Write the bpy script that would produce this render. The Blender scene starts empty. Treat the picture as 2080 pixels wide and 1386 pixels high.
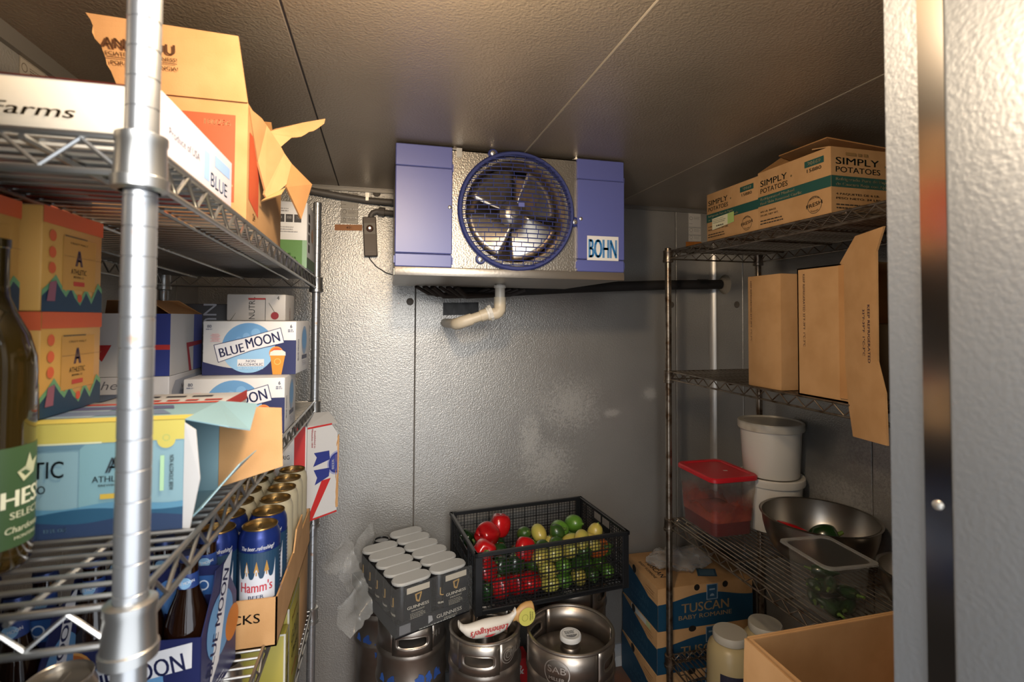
import bpy, bmesh, math, random
from mathutils import Vector, Matrix, noise
R = math.radians; PI = math.pi
random.seed(7)
SC = bpy.context.scene; COL = SC.collection

# ------------------------------------------------------------------ camera, world, lights, exposure
HC = 1.6
def cam_axes(yaw, pitch, roll):
    r = Vector((math.cos(yaw), -math.sin(yaw), 0)); f = Vector((math.sin(yaw), math.cos(yaw), 0)); u = Vector((0, 0, 1))
    f2 = f*math.cos(pitch) + u*math.sin(pitch); u2 = u*math.cos(pitch) - f*math.sin(pitch)
    return r*math.cos(roll) + u2*math.sin(roll), u2*math.cos(roll) - r*math.sin(roll), f2
cr, cu, cf = cam_axes(R(14.386), R(1.569), R(.255))
cam = bpy.data.cameras.new('camera'); co = bpy.data.objects.new('camera', cam); COL.objects.link(co)
m = Matrix.Identity(4)
for i in range(3): m[i][0] = cr[i]; m[i][1] = cu[i]; m[i][2] = -cf[i]
m[2][3] = HC
co.matrix_world = m
cam.sensor_width = 36; cam.lens = 1039.34/2080*36; cam.shift_y = -74.75/2080
cam.clip_start = .02; cam.dof.use_dof = True; cam.dof.focus_distance = 1.75; cam.dof.aperture_fstop = 5.6
SC.camera = co
W = bpy.data.worlds.new('world'); SC.world = W; W.use_nodes = True
W.node_tree.nodes['Background'].inputs[0].default_value = (.74, .78, .84, 1)
W.node_tree.nodes['Background'].inputs[1].default_value = 1.6
def light(name, kind, loc, energy, col, **k):
    l = bpy.data.lights.new(name, kind); l.energy = energy; l.color = col
    for a, b in k.items(): setattr(l, a, b)
    o = bpy.data.objects.new(name, l); COL.objects.link(o); o.location = loc; return o
light('cooler_bulb', 'POINT', (.04, .52, 2.05), 18.5, (1, .78, .53), shadow_soft_size=.045)
k = light('kitchen_light', 'AREA', (.15, -1.6, 2.3), 56, (1, .97, .93), shape='RECTANGLE', size=1.6, size_y=1.0)
k.rotation_euler = (R(62), 0, 0)
SC.view_settings.view_transform = 'Standard'; SC.view_settings.look = 'None'
SC.cycles.max_bounces = 8; SC.cycles.diffuse_bounces = 4; SC.cycles.glossy_bounces = 4; SC.cycles.transparent_max_bounces = 10; SC.cycles.caustics_reflective = False; SC.cycles.caustics_refractive = False
SC.view_settings.exposure = .85; SC.view_settings.gamma = 1; SC.view_settings.use_curve_mapping = False

# ------------------------------------------------------------------ materials
def lin(h):
    if not isinstance(h, str): return (*h, 1)
    v = [int(h[i:i+2], 16)/255 for i in (0, 2, 4)]
    return (*[c/12.92 if c <= .04045 else ((c+.055)/1.055)**2.4 for c in v], 1)
MATS = {}
def mat(name, col, rough=.5, metal=0, bump=0, bscale=200, col2=None, vscale=6, vlo=.4, vhi=.65, alpha=1, trans=0, coat=0, vor=False, detail=3):
    if name in MATS: return MATS[name]
    m = bpy.data.materials.new(name); m.use_nodes = True; nt = m.node_tree; N = nt.nodes; L = nt.links
    p = N['Principled BSDF']; p.inputs['Base Color'].default_value = lin(col); p.inputs['Roughness'].default_value = rough
    p.inputs['Metallic'].default_value = metal; p.inputs['Alpha'].default_value = alpha
    p.inputs['Transmission Weight'].default_value = trans; p.inputs['Coat Weight'].default_value = coat
    tc = N.new('ShaderNodeTexCoord')
    if col2:
        n = N.new('ShaderNodeTexNoise'); n.inputs['Scale'].default_value = vscale; n.inputs['Detail'].default_value = detail
        L.new(tc.outputs['Object'], n.inputs['Vector'])
        r = N.new('ShaderNodeMapRange'); r.inputs[1].default_value = vlo; r.inputs[2].default_value = vhi
        L.new(n.outputs[0], r.inputs[0])
        x = N.new('ShaderNodeMix'); x.data_type = 'RGBA'; x.inputs[6].default_value = lin(col); x.inputs[7].default_value = lin(col2)
        L.new(r.outputs[0], x.inputs[0]); L.new(x.outputs[2], p.inputs['Base Color'])
    if bump:
        t = N.new('ShaderNodeTexNoise'); t.inputs['Scale'].default_value = bscale; t.inputs['Detail'].default_value = 1 if vor else 2
        L.new(tc.outputs['Object'], t.inputs['Vector'])
        b = N.new('ShaderNodeBump'); b.inputs['Strength'].default_value = bump; b.inputs['Distance'].default_value = .002
        L.new(t.outputs[0], b.inputs['Height']); L.new(b.outputs[0], p.inputs['Normal'])
    MATS[name] = m; return m
def flat(h, rough=.55):
    return mat('print_%s' % h, h, rough)
def scuffed_wall(name, c1, c2, spots, metal=.55, rough=.37, bump=.6):
    """embossed galvanised sheet; spots = world-space centres and radii of rubbed white patches"""
    m = mat(name, c1, rough, metal, bump, 190, c2, 2.2, .35, .7, vor=True)
    if not spots or 'scuff' in m: return m
    m['scuff'] = 1; nt = m.node_tree; N = nt.nodes; L = nt.links; p = N['Principled BSDF']
    tc = N.new('ShaderNodeTexCoord'); tot = None
    def math_(op, a, b=None, clamp=False):
        n = N.new('ShaderNodeMath'); n.operation = op; n.use_clamp = clamp
        for i, v in enumerate((a, b)):
            if v is None: continue
            if hasattr(v, 'links'): L.new(v, n.inputs[i])
            else: n.inputs[i].default_value = v
        return n.outputs[0]
    nz = N.new('ShaderNodeTexNoise'); nz.inputs['Scale'].default_value = 110; nz.inputs['Detail'].default_value = 6; nz.inputs['Roughness'].default_value = .7
    L.new(tc.outputs['Object'], nz.inputs['Vector'])
    for (x, y, z, rx, rz, lo) in spots:
        mp = N.new('ShaderNodeMapping'); mp.vector_type = 'POINT'
        mp.inputs['Location'].default_value = (-x/rx, -y/rx, -z/rz); mp.inputs['Scale'].default_value = (1/rx, 1/rx, 1/rz)
        L.new(tc.outputs['Object'], mp.inputs['Vector'])
        ln = N.new('ShaderNodeVectorMath'); ln.operation = 'LENGTH'; L.new(mp.outputs[0], ln.inputs[0])
        fall = math_('SUBTRACT', 1, ln.outputs['Value'], True)
        fall = math_('MULTIPLY', fall, .5)
        s = math_('SUBTRACT', math_('ADD', nz.outputs[0], fall), lo)
        s = math_('MULTIPLY', s, 5, True)
        s = math_('MULTIPLY', s, math_('MULTIPLY', fall, 3.0, True))
        tot = s if tot is None else math_('MAXIMUM', tot, s)
    tot = math_('MULTIPLY', tot, .34)
    old = p.inputs['Base Color'].links[0].from_socket
    x = N.new('ShaderNodeMix'); x.data_type = 'RGBA'; x.inputs[7].default_value = lin('D2CEC6')
    L.new(tot, x.inputs[0]); L.new(old, x.inputs[6]); L.new(x.outputs[2], p.inputs['Base Color'])
    mm = math_('SUBTRACT', metal, math_('MULTIPLY', tot, .6)); L.new(mm, p.inputs['Metallic'])
    return m

KRAFT = mat('kraft_cardboard', 'B38A5C', .85, 0, .08, 400, 'A98052', 14)
KRAFT_IN = mat('kraft_inner', 'A97B4A', .9, 0, .08, 400, 'A07243', 12)
KRAFT_EDGE = mat('kraft_edge', 'A8814F', .9)
CHROME = mat('chrome_wire', 'ABABA9', .34, .95, 0)
CHROME_OLD = mat('tarnished_chrome', '8F8476', .33, .9, 0, 1, '5E4A38', 30, .45, .7)
POSTM = mat('zinc_post', 'A9ABAD', .33, .85, .05, 90, 'A8784E', 34, .66, .76)
STEEL = mat('brushed_stainless', 'A8A39B', .3, 1, .04, 60)
KEGM = mat('keg_steel', 'A8A096', .36, .95, .06, 40, '8B8076', 7)
KEGD = mat('keg_steel_marks', 'C9C2B8', .45, .9)
BLACKP = mat('black_plastic', '17181A', .42, 0, .03, 90)
WHITEP = mat('white_plastic', 'D8D2C6', .4)
PVC = mat('pvc_cream', 'CDBEA4', .42)
BLUEP = mat('blue_plastic', '585E98', .38, 0, .02, 300)
SCREW = mat('screw_metal', 'C9C5BC', .3, .9)

def clear(name, col, fac, rough=.12):
    m = bpy.data.materials.new(name); m.use_nodes = True; nt = m.node_tree; N = nt.nodes; L = nt.links; N.remove(N['Principled BSDF'])
    t = N.new('ShaderNodeBsdfTransparent'); t.inputs[0].default_value = lin(col)
    p = N.new('ShaderNodeBsdfPrincipled'); p.inputs['Base Color'].default_value = lin('DADAD6'); p.inputs['Roughness'].default_value = rough
    f = N.new('ShaderNodeLayerWeight'); f.inputs[0].default_value = .5; q = N.new('ShaderNodeMath'); q.operation = 'POWER'; q.inputs[1].default_value = 4; L.new(f.outputs[1], q.inputs[0])
    a = N.new('ShaderNodeMath'); a.operation = 'MULTIPLY_ADD'; a.inputs[1].default_value = .5; a.inputs[2].default_value = fac; a.use_clamp = True; L.new(q.outputs[0], a.inputs[0])
    x = N.new('ShaderNodeMixShader'); L.new(a.outputs[0], x.inputs[0]); L.new(t.outputs[0], x.inputs[1]); L.new(p.outputs[0], x.inputs[2])
    L.new(x.outputs[0], N['Material Output'].inputs[0]); MATS[name] = m; return m

# ------------------------------------------------------------------ mesh builder
def basis(d):
    d = Vector(d).normalized(); a = Vector((0, 0, 1)) if abs(d.z) < .9 else Vector((1, 0, 0))
    u = d.cross(a).normalized(); return u, u.cross(d).normalized()
class G:
    def __init__(s): s.v = []; s.f = []; s.m = []
    def add(s, vs, fs, mi=0):
        o = len(s.v); s.v += [tuple(p) for p in vs]
        for f in fs: s.f.append([i+o for i in f]); s.m.append(mi)
        return s
    def box(s, a, b, mi=0, M=None):
        x0, y0, z0 = a; x1, y1, z1 = b
        vs = [Vector(p) for p in ((x0,y0,z0),(x1,y0,z0),(x1,y1,z0),(x0,y1,z0),(x0,y0,z1),(x1,y0,z1),(x1,y1,z1),(x0,y1,z1))]
        if M is not None: vs = [M @ p for p in vs]
        return s.add(vs, [(3,2,1,0),(4,5,6,7),(0,1,5,4),(1,2,6,5),(2,3,7,6),(3,0,4,7)], mi)
    def cbox(s, a, b, c=.003, mi=0, seg=1, M=None):
        bm = bmesh.new(); bmesh.ops.create_cube(bm, size=1)
        for v in bm.verts: v.co = Vector([(a[i]+b[i])/2 + v.co[i]*(b[i]-a[i]) for i in range(3)])
        bmesh.ops.bevel(bm, geom=list(bm.edges), offset=c, segments=seg, affect='EDGES', profile=.5)
        vs = [v.co.copy() for v in bm.verts]
        if M is not None: vs = [M @ p for p in vs]
        bm.verts.index_update(); s.add(vs, [[v.index for v in f.verts] for f in bm.faces], mi); bm.free(); return s
    def tube(s, pts, r, seg=8, mi=0, closed=False, caps=True):
        pts = [Vector(p) for p in pts]; n = len(pts); rs = r if isinstance(r, (list, tuple)) else [r]*n
        vs = []; u = None
        for i, p in enumerate(pts):
            if closed: d = pts[(i+1) % n] - pts[i-1]
            else: d = pts[min(i+1, n-1)] - pts[max(i-1, 0)]
            d.normalize()
            if u is None: u, w = basis(d)
            else:
                u = (u - d*u.dot(d)).normalized()
            w = d.cross(u)
            for k in range(seg):
                a = 2*PI*k/seg; vs.append(p + (u*math.cos(a) + w*math.sin(a))*rs[i])
        fs = []
        for i in range(n if closed else n-1):
            j = (i+1) % n
            for k in range(seg):
                q = (k+1) % seg; fs.append((i*seg+k, i*seg+q, j*seg+q, j*seg+k))
        if caps and not closed: fs += [tuple(range(seg))[::-1], tuple((n-1)*seg+k for k in range(seg))]
        return s.add(vs, fs, mi)
    def lathe(s, prof, seg=32, c=(0,0,0), mi=0, M=None, cap0=False, cap1=False):
        """prof: list of (r,z) or (r,z,mi_of_segment_above)"""
        o = []; c = Vector(c)
        for p in prof:
            for k in range(seg):
                a = 2*PI*k/seg; q = Vector((p[0]*math.cos(a), p[0]*math.sin(a), p[1])) + c
                o.append(M @ q if M is not None else q)
        b = len(s.v); s.v += [tuple(q) for q in o]
        for i in range(len(prof)-1):
            q = prof[i][2] if len(prof[i]) > 2 else mi
            for k in range(seg):
                j = (k+1) % seg
                s.f.append([b+i*seg+k, b+i*seg+j, b+(i+1)*seg+j, b+(i+1)*seg+k]); s.m.append(q)
        if cap0: s.f.append([b+k for k in range(seg)][::-1]); s.m.append(mi)
        if cap1: s.f.append([b+(len(prof)-1)*seg+k for k in range(seg)]); s.m.append(prof[-1][2] if len(prof[-1]) > 2 else mi)
        return s
    def plate(s, pts, t, mi=0, edge=None):
        """planar-ish polygon in 3D given thickness t along its normal"""
        pts = [Vector(p) for p in pts]; n = Vector((0,0,0))
        for i in range(len(pts)): n += pts[i].cross(pts[(i+1) % len(pts)])
        n.normalize(); k = len(pts); e = mi if edge is None else edge
        b = len(s.v); s.v += [tuple(p + n*t/2) for p in pts] + [tuple(p - n*t/2) for p in pts]
        s.f.append([b+i for i in range(k)]); s.m.append(mi)
        s.f.append([b+k+i for i in range(k)][::-1]); s.m.append(mi)
        for i in range(k):
            j = (i+1) % k; s.f.append([b+i, b+k+i, b+k+j, b+j]); s.m.append(e)
        return s
    def grid(s, fn, nu, nv, mi=0):
        vs = [fn(i/nu, j/nv) for j in range(nv+1) for i in range(nu+1)]
        return s.add(vs, [(j*(nu+1)+i, j*(nu+1)+i+1, (j+1)*(nu+1)+i+1, (j+1)*(nu+1)+i) for j in range(nv) for i in range(nu)], mi)
    def mesh(s, name, mats, smooth=35):
        me = bpy.data.meshes.new(name); me.from_pydata(s.v, [], s.f)
        for q in (mats if isinstance(mats, (list, tuple)) else [mats]): me.materials.append(q)
        me.polygons.foreach_set('material_index', s.m)
        if smooth:
            me.polygons.foreach_set('use_smooth', [True]*len(s.f)); me.update()
            me.set_sharp_from_angle(angle=R(smooth))
        me.update(); return me
    def obj(s, name, mats, parent=None, smooth=35):
        o = bpy.data.objects.new(name, s.mesh(name, mats, smooth)); COL.objects.link(o)
        if parent is not None: o.parent = parent
        return o
def put(name, me, parent=None, loc=(0,0,0), rot=None):
    o = bpy.data.objects.new(name, me); COL.objects.link(o); o.parent = parent; o.location = loc
    if rot: o.rotation_euler = rot
    return o
def tag(o, label, cat, group=None):
    o['label'] = label; o['category'] = cat
    if group: o['group'] = group
    return o
def thing(name, label, cat, loc=(0,0,0), rz=0, group=None, rot=None):
    o = bpy.data.objects.new(name, None); COL.objects.link(o); o.location = loc
    o.rotation_euler = rot if rot else (0, 0, rz); o.empty_display_size = .05
    return tag(o, label, cat, group)
def struct(o): o['kind'] = 'structure'; return o
def dup(root, loc, rot, label, group=None):
    r = root.copy(); COL.objects.link(r); r.location = loc; r.rotation_euler = rot; r['label'] = label
    if group: r['group'] = group
    for ch in list(root.children):
        c = ch.copy(); COL.objects.link(c); c.parent = r
        for g in list(ch.children):
            d = g.copy(); COL.objects.link(d); d.parent = c
    return r

# ------------------------------------------------------------------ flat print on faces
_TX = {}
def text_polys(s, bold):
    k = (s, bold)
    if k in _TX: return _TX[k]
    c = bpy.data.curves.new('t', 'FONT'); c.body = s; c.size = 1; c.resolution_u = 3; c.fill_mode = 'BOTH'
    o = bpy.data.objects.new('t', c); me = bpy.data.meshes.new_from_object(o)
    vs = [(v.co.x, v.co.y) for v in me.vertices]; fs = [list(p.vertices) for p in me.polygons]
    bpy.data.objects.remove(o); bpy.data.curves.remove(c); bpy.data.meshes.remove(me)
    if bold > 0:                                      # heavier strokes: the same letters twice, a little apart
        n = len(vs); dx = bold*1.1; a = [(x-dx, y) for x, y in vs]; b = [(x+dx, y) for x, y in vs]
        vs, fs = a+b, fs+[[i+n for i in f] for f in fs]
    _TX[k] = (vs, fs); return _TX[k]
def face(o, u, v):
    o = Vector(o); u = Vector(u).normalized(); v = Vector(v).normalized(); n = u.cross(v)
    return lambda a, b, h: o + u*a + v*b + n*h
def cyl(r, th0, c=(0,0), z0=0):
    def f(a, b, h):
        t = th0 + a/r; return Vector((c[0] + (r+h)*math.cos(t), c[1] + (r+h)*math.sin(t), z0+b))
    return f
class Print:
    def __init__(s, parent, mp, name='printed_graphic', lift=.0004, step=.00007):
        s.p = parent; s.mp = mp; s.g = G(); s.mats = []; s.name = name; s.h = lift; s.step = step
    def _mi(s, c):
        m = flat(c) if isinstance(c, str) else c
        if m not in s.mats: s.mats.append(m)
        return s.mats.index(m)
    def _up(s): s.h += s.step; return s.h
    def poly(s, pts, c):
        h = s._up(); s.g.add([s.mp(a, b, h) for a, b in pts], [list(range(len(pts)))], s._mi(c)); return s
    def rect(s, u0, v0, u1, v1, c, n=1):
        h = s._up(); vs = []; fs = []
        for i in range(n+1):
            u = u0+(u1-u0)*i/n; vs += [s.mp(u, v0, h), s.mp(u, v1, h)]
        for i in range(n): fs.append((2*i, 2*i+2, 2*i+3, 2*i+1))
        s.g.add(vs, fs, s._mi(c)); return s
    def strip(s, us, lo, hi, c):
        h = s._up(); vs = []
        for i, u in enumerate(us):
            a = lo(u) if callable(lo) else lo; b = hi(u) if callable(hi) else hi
            vs += [s.mp(u, a, h), s.mp(u, b, h)]
        s.g.add(vs, [(2*i, 2*i+2, 2*i+3, 2*i+1) for i in range(len(us)-1)], s._mi(c)); return s
    def disc(s, u, v, r, c, ry=None, n=28, a0=0, a1=2*PI):
        ry = ry or r
        k = n if a1-a0 > 6.2 else n+1
        return s.poly([(u+r*math.cos(a0+(a1-a0)*i/n), v+ry*math.sin(a0+(a1-a0)*i/n)) for i in range(k)], c)
    def ring(s, u, v, r, w, c, n=28):
        h = s._up(); vs = []
        for i in range(n):
            a = 2*PI*i/n
            for q in (r-w, r): vs.append(s.mp(u+q*math.cos(a), v+q*math.sin(a), h))
        s.g.add(vs, [(2*i, 2*i+1, (2*i+3) % (2*n), (2*i+2) % (2*n)) for i in range(n)], s._mi(c)); return s
    def frame(s, u0, v0, u1, v1, w, c):
        for q in ((u0, v0, u1, v0+w), (u0, v1-w, u1, v1), (u0, v0, u0+w, v1), (u1-w, v0, u1, v1)): s.rect(*q, c)
        return s
    def text(s, t, u, v, size, c, al='c', w=None, rot=0, shear=0, bold=.012, bow=0):
        """size = cap height; v = baseline; w = fitted width"""
        vs, fs = text_polys(t, bold)
        if not vs: return s
        x0 = min(p[0] for p in vs); x1 = max(p[0] for p in vs); k = size/.71; tw = (x1-x0)*k
        kx = k if not w else k*w/tw
        tw = (x1-x0)*kx; dx = {'c': -tw/2, 'l': 0, 'r': -tw}[al]
        cs, sn = math.cos(rot), math.sin(rot); h = s._up(); out = []
        for x, y in vs:
            a = (x-x0)*kx + dx + shear*y*k; b = y*k + bow*(1-((a)/(tw/2+1e-9))**2)
            out.append(s.mp(u + a*cs - b*sn, v + a*sn + b*cs, h))
        s.g.add(out, fs, s._mi(c)); return s
    def done(s, label=None):
        o = s.g.obj(s.name, s.mats, s.p, smooth=0)
        if label: o['label'] = label
        return o
def F(w, d, h):
    """faces of a w x d x h box whose base centre front-left corner is the origin"""
    return dict(front=face((0,0,0), (1,0,0), (0,0,1)), right=face((w,0,0), (0,1,0), (0,0,1)),
                left=face((0,d,0), (0,-1,0), (0,0,1)), top=face((0,0,h), (1,0,0), (0,1,0)), back=face((w,d,0), (-1,0,0), (0,0,1)))
def jag(p, q, n, amp, seed=0):
    rnd = random.Random(seed); p = Vector(p); q = Vector(q); d = (q-p)
    nrm = Vector((0,0,1)).cross(d); nrm = nrm.normalized() if nrm.length > 1e-6 else Vector((1,0,0))
    nr2 = d.cross(nrm).normalized()
    return [p + d*(i/n) + (nr2*rnd.uniform(-amp, amp) if 0 < i < n else Vector((0,0,0))) for i in range(n)]
def fine(p, u, v, w, lines, h, gap, c, seed=1):
    """rows of unreadably small print as thin broken bars"""
    rnd = random.Random(seed)
    for i in range(lines):
        x = u; e = u + w*rnd.uniform(.75, 1)
        while x < e:
            l = rnd.uniform(.6, 2.2)*h*2; p.rect(x, v-i*gap, min(x+l, e), v-i*gap+h, c); x += l + h*.8

# ------------------------------------------------------------------ the room
XL, XR, YF, YB, ZC = -.69, 1.612, .40, 2.23, 2.144
spots = [(.74, 2.23, .93, .30, .26, .74), (1.06, 2.23, 1.155, .075, .035, .62), (1.26, 2.23, 1.24, .07, .055, .64), (.85, 2.23, 1.2, .35, .30, .76), (.66, 2.23, 1.05, .12, .3, .72)]
WALLM = scuffed_wall('embossed_wall', 'ACA9A3', '9B9893', spots)
WALLR = scuffed_wall('embossed_wall_rubbed', 'A5A29C', '96938E', [(1.612, 1.25, 1.15, .5, .28, .72), (1.612, 1.5, .95, .3, .2, .74)])
CEILM = scuffed_wall('embossed_ceiling', 'A99985', '988974', [], .45, .36)
JAMBM = scuffed_wall('embossed_jamb', '66696C', '5E6164', [], .4, .45, .25)
SEAM = mat('dark_caulk', '565049', .8)
TRIM = mat('trim_metal', '8A857E', .45, .6)
def slab(name, a, b, m): return struct(G().box(a, b).obj(name, m, None, 0))
FLOORM = mat('brown_floor', '6E4A38', .6, 0, .2, 120, '5C4A40', 9)
slab('floor', (XL-.12, YF-.13, -.06), (XR+.12, YB+.12, 0), FLOORM)
ceil = slab('ceiling', (XL-.12, YF-.13, ZC+.004), (XR+.12, YB+.12, ZC+.1), SEAM)
xs = [XL-.05, -.174, .452, 1.074, XR+.05]
for a, b in zip(xs, xs[1:]):
    G().cbox((a+.002, YF-.02, ZC), (b-.002, YB+.05, ZC+.012), .0015).obj('panel', CEILM, ceil, 0)
for x in (.452, 1.074): G().box((x-.0022, YF-.02, ZC-.0003), (x+.0022, YB, ZC+.003)).obj('seam_caulk', mat('light_caulk', 'B3A48C', .7), ceil, 0)
wb = slab('wall_back', (XL-.12, YB+.004, 0), (XR+.12, YB+.12, ZC+.004), SEAM)
xs = [XL-.05, .144, 1.402, XR+.05]
for a, b in zip(xs, xs[1:]):
    G().cbox((a+.002, YB, 0), (b-.002, YB+.012, ZC), .0015).obj('panel', WALLM, wb, 0)
wr = slab('wall_right', (XR+.004, YF, 0), (XR+.12, YB+.1, ZC+.004), SEAM)
ys = [YF-.02, .755, 1.384, 2.013, YB+.02]
for a, b in zip(ys, ys[1:]):
    G().cbox((XR, a+.002, 0), (XR+.012, b-.002, ZC), .0015).obj('panel', WALLR, wr, 0)
wl = slab('wall_left', (XL-.12, YF, 0), (XL-.004, YB+.1, ZC+.004), SEAM)
for a, b in zip(ys, ys[1:]):
    G().cbox((XL-.012, a+.002, 0), (XL, b-.002, ZC), .0015).obj('panel', WALLM, wl, 0)
PLUG = mat('plug_cap', '5E564C', .6)
for (x, z) in ((-.022, 2.127), (.121, 1.669), (1.375, 1.669)):
    G().lathe([(.0155, 0), (.0155, .003), (.012, .005), (0, .005)], 20, M=Matrix.Translation((x, YB, z)) @ Matrix.Rotation(R(90), 4, 'X')).obj('plug', PLUG, wb)
for (y, z) in ((2.054, 1.668), (1.99, .9)):
    G().lathe([(.0155, 0), (.0155, .003), (.012, .005), (0, .005)], 20, M=Matrix.Translation((XR, y, z)) @ Matrix.Rotation(R(-90), 4, 'Y')).obj('plug', PLUG, wr)
# front wall with the doorway the camera looks through
DL, DR, DY = -.243, .487, .27
wf = struct(G().box((DR, DY, 0), (XR+.1, YF-.002, ZC+.1)).obj('wall_front', JAMBM, None, 0))
G().box((XL-.1, DY, 0), (DL, YF-.002, ZC+.1)).obj('panel', JAMBM, wf, 0)
G().box((DL, DY, 2.02), (DR, YF-.002, ZC+.1)).obj('panel', JAMBM, wf, 0)
df = struct(G().box((DR-.0035, .3405, 0), (DR+.004, .3635, 2.02)).obj('trim_1', mat('polished_strip', '8F8C88', .16, 1), None, 0))
for z in (.45, 1.435, 1.9):
    G().lathe([(.0045, 0), (.0042, .0016), (.002, .0026), (0, .0028)], 16, M=Matrix.Translation((DR-.0035, .352, z)) @ Matrix.Rotation(R(-90), 4, 'Y')).obj('screw', SCREW, df)
struct(G().cbox((DR-.007, .12, 0), (DR+.004, .3395, 2.02), .004, 0, 3).obj('trim_2', JAMBM, None))
struct(G().box((XL, YB-.012, ZC-.017), (XR, YB+.002, ZC+.001)).box((XL, YB-.016, ZC-.004), (XR, YB-.012, ZC)).obj('trim_3', TRIM, None, 0))
struct(G().box((XL-.002, YF, ZC-.034), (XL+.012, YB, ZC+.001)).obj('trim_4', TRIM, None, 0))
struct(G().box((XR-.012, YF, ZC-.017), (XR+.002, YB, ZC+.001)).obj('trim_5', TRIM, None, 0))
g = G()
prof = [(XR+.001, YB-.024), (XR-.004, YB-.021), (XR-.014, YB-.014), (XR-.021, YB-.004), (XR-.024, YB+.001)]
g.add([(x, y, z) for z in (.08, ZC-.017) for x, y in prof], [(i, i+1, i+6, i+5) for i in range(4)])
struct(g.obj('trim_6', mat('cove_metal', 'B5B1AA', .35, .6)))
BASEM = mat('vinyl_base', '9CA1A6', .5)
struct(G().box((XL, YB-.006, 0), (XR, YB+.002, .085)).add([(XL, YB-.006, .03), (XR, YB-.006, .03), (XR, YB-.03, 0), (XL, YB-.03, 0)], [(0, 1, 2, 3)]).obj('baseboard_back', BASEM, None, 0))
struct(G().box((XR-.006, YF, 0), (XR+.002, YB, .085)).obj('baseboard_right', BASEM, None, 0))
struct(G().box((XL-.002, YF, 0), (XL+.006, YB, .085)).obj('baseboard_left', BASEM, None, 0))

t = thing('ceiling_lamp', 'round lamp holder on the ceiling just inside the doorway', 'lamp', (.04, .52, ZC))
G().lathe([(.055, 0), (.055, -.012), (.048, -.018), (0, -.018)], 28).obj('base', mat('lamp_base', '8A8A88', .5, .4), t)
G().lathe([(.022, -.018), (.022, -.03), (.02, -.034), (0, -.034)], 20).obj('socket', WHITEP, t)
# labels, tape on the walls
LABELM = mat('sticker_grey', 'A79F92', .5, .2); LINE = '6B6258'
def sticker_stack(name, label, mp, w, hs, mt_, lc):
    t = thing(name, label, 'sticker'); v = 0
    for i, h in enumerate(hs):
        p = Print(t, (lambda v: lambda a, b, q: mp(a, b+v, q))(v), 'sticker_sheet', .0006)
        p.rect(0, 0, w, h-.002, mt_); p.frame(.001, .001, w-.001, h-.003, .0012, lc)
        p.ring(.015, h*.62, min(.009, h*.25), .002, lc)
        fine(p, .03, h*.7, w-.036, 3 if h > .03 else 2, .0016, .005, lc, i)
        fine(p, .005, h*.22, .02, 1, .002, .005, lc, i+9)
        p.done(); v += h
    return t
sticker_stack('certification_sticker', 'grey certification stickers under the conduit beside the thermostat', face((-.166, YB, 1.992), (1,0,0), (0,0,1)), .07, [.026, .037, .068], LABELM, LINE)
sticker_stack('certification_sticker', 'pale certification stickers on the back wall beside the potato cartons', face((1.473, YB, 1.986), (1,0,0), (0,0,1)), .072, [.032, .038, .072], mat('sticker_pale', 'CFC8BC', .5), '8C857A')
sticker_stack('certification_sticker', 'small grey sticker high on the left wall above the white carton', face((XL, 1.195, 2.06), (0,1,0), (0,0,1)), .082, [.052], LABELM, LINE)
def tape(name, label, x0, z0, x1, z1, m, cat='tape'):
    g = G().grid(lambda a, b: (x0+(x1-x0)*a, YB-.0009-.0006*math.sin(a*19+b*4), z0+(z1-z0)*b + .004*(a-.5)), 14, 3)
    return tag(g.obj(name, m), label, cat)
OT = mat('orange_tape', 'B5702C', .5, 0, .1, 60, 'A76324', 20)
t = tape('orange_tape', 'strip of orange tape with handwriting left of the thermostat', -.189, 1.963, -.079, 1.988, OT)
Print(t, face((-.189, YB-.0018, 1.963), (1,0,0), (0,0,1)), 'handwriting').text('4/21', .055, .008, .009, '4A2E18', shear=.3).done()
tape('orange_tape', 'orange tape just above the right rack top shelf', 1.458, 1.955, 1.547, 1.984, OT)
bt = tape('black_tape', 'wrinkled piece of black tape on the back wall under the cooling unit', .262, 1.613, .419, 1.668, mat('black_tape', '0A0A0B', .5, 0, .6, 28))

# ------------------------------------------------------------------ evaporator unit
EY = 1.60
ALU = mat('embossed_unit', 'A49D92', .36, .8, .5, 190, '978F84', 4, vor=True)
ev = thing('evaporator_unit', 'blue and silver fan evaporator hung under the ceiling on the back wall', 'cooling unit', (0, 0, 0))
ex0, ex1, ez0, ez1 = .043, .797, 1.752, 2.132
cx, cz, fr = .424, 1.946, .168
g = G()
g.box((ex0, EY, ez0), (ex0+.003, 2.02, ez1)).box((ex1-.003, EY, ez0), (ex1, 2.02, ez1)).box((ex0, EY, ez1-.003), (ex1, 2.02, ez1)).box((ex0, 2.017, ez0), (ex1, 2.02, ez1))
n = 64; vs = []; fs = []
for i in range(n):                                    # front sheet with the round fan opening
    a = 2*PI*i/n; c, s_ = math.cos(a), math.sin(a)
    hx0, hx1, hz0, hz1 = cx-ex0, ex1-cx, cz-ez0, ez1-cz
    k = min((hx1 if c > 0 else hx0)/max(abs(c), 1e-6), (hz1 if s_ > 0 else hz0)/max(abs(s_), 1e-6))
    vs += [(cx+fr*c, EY, cz+fr*s_), (cx+k*c, EY, cz+k*s_)]
for i in range(n): j = (i+1) % n; fs.append((2*i, 2*j, 2*j+1, 2*i+1))
for (px, pz) in ((ex0, ez0), (ex1, ez0), (ex0, ez1), (ex1, ez1)): pass
g.add(vs, fs)
g.box((ex0, EY+.001, ez0), (cx-.2, EY+.002, ez1)).box((cx+.2, EY+.001, ez0), (ex1, EY+.002, ez1))
g.obj('housing', ALU, ev, 30)
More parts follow.
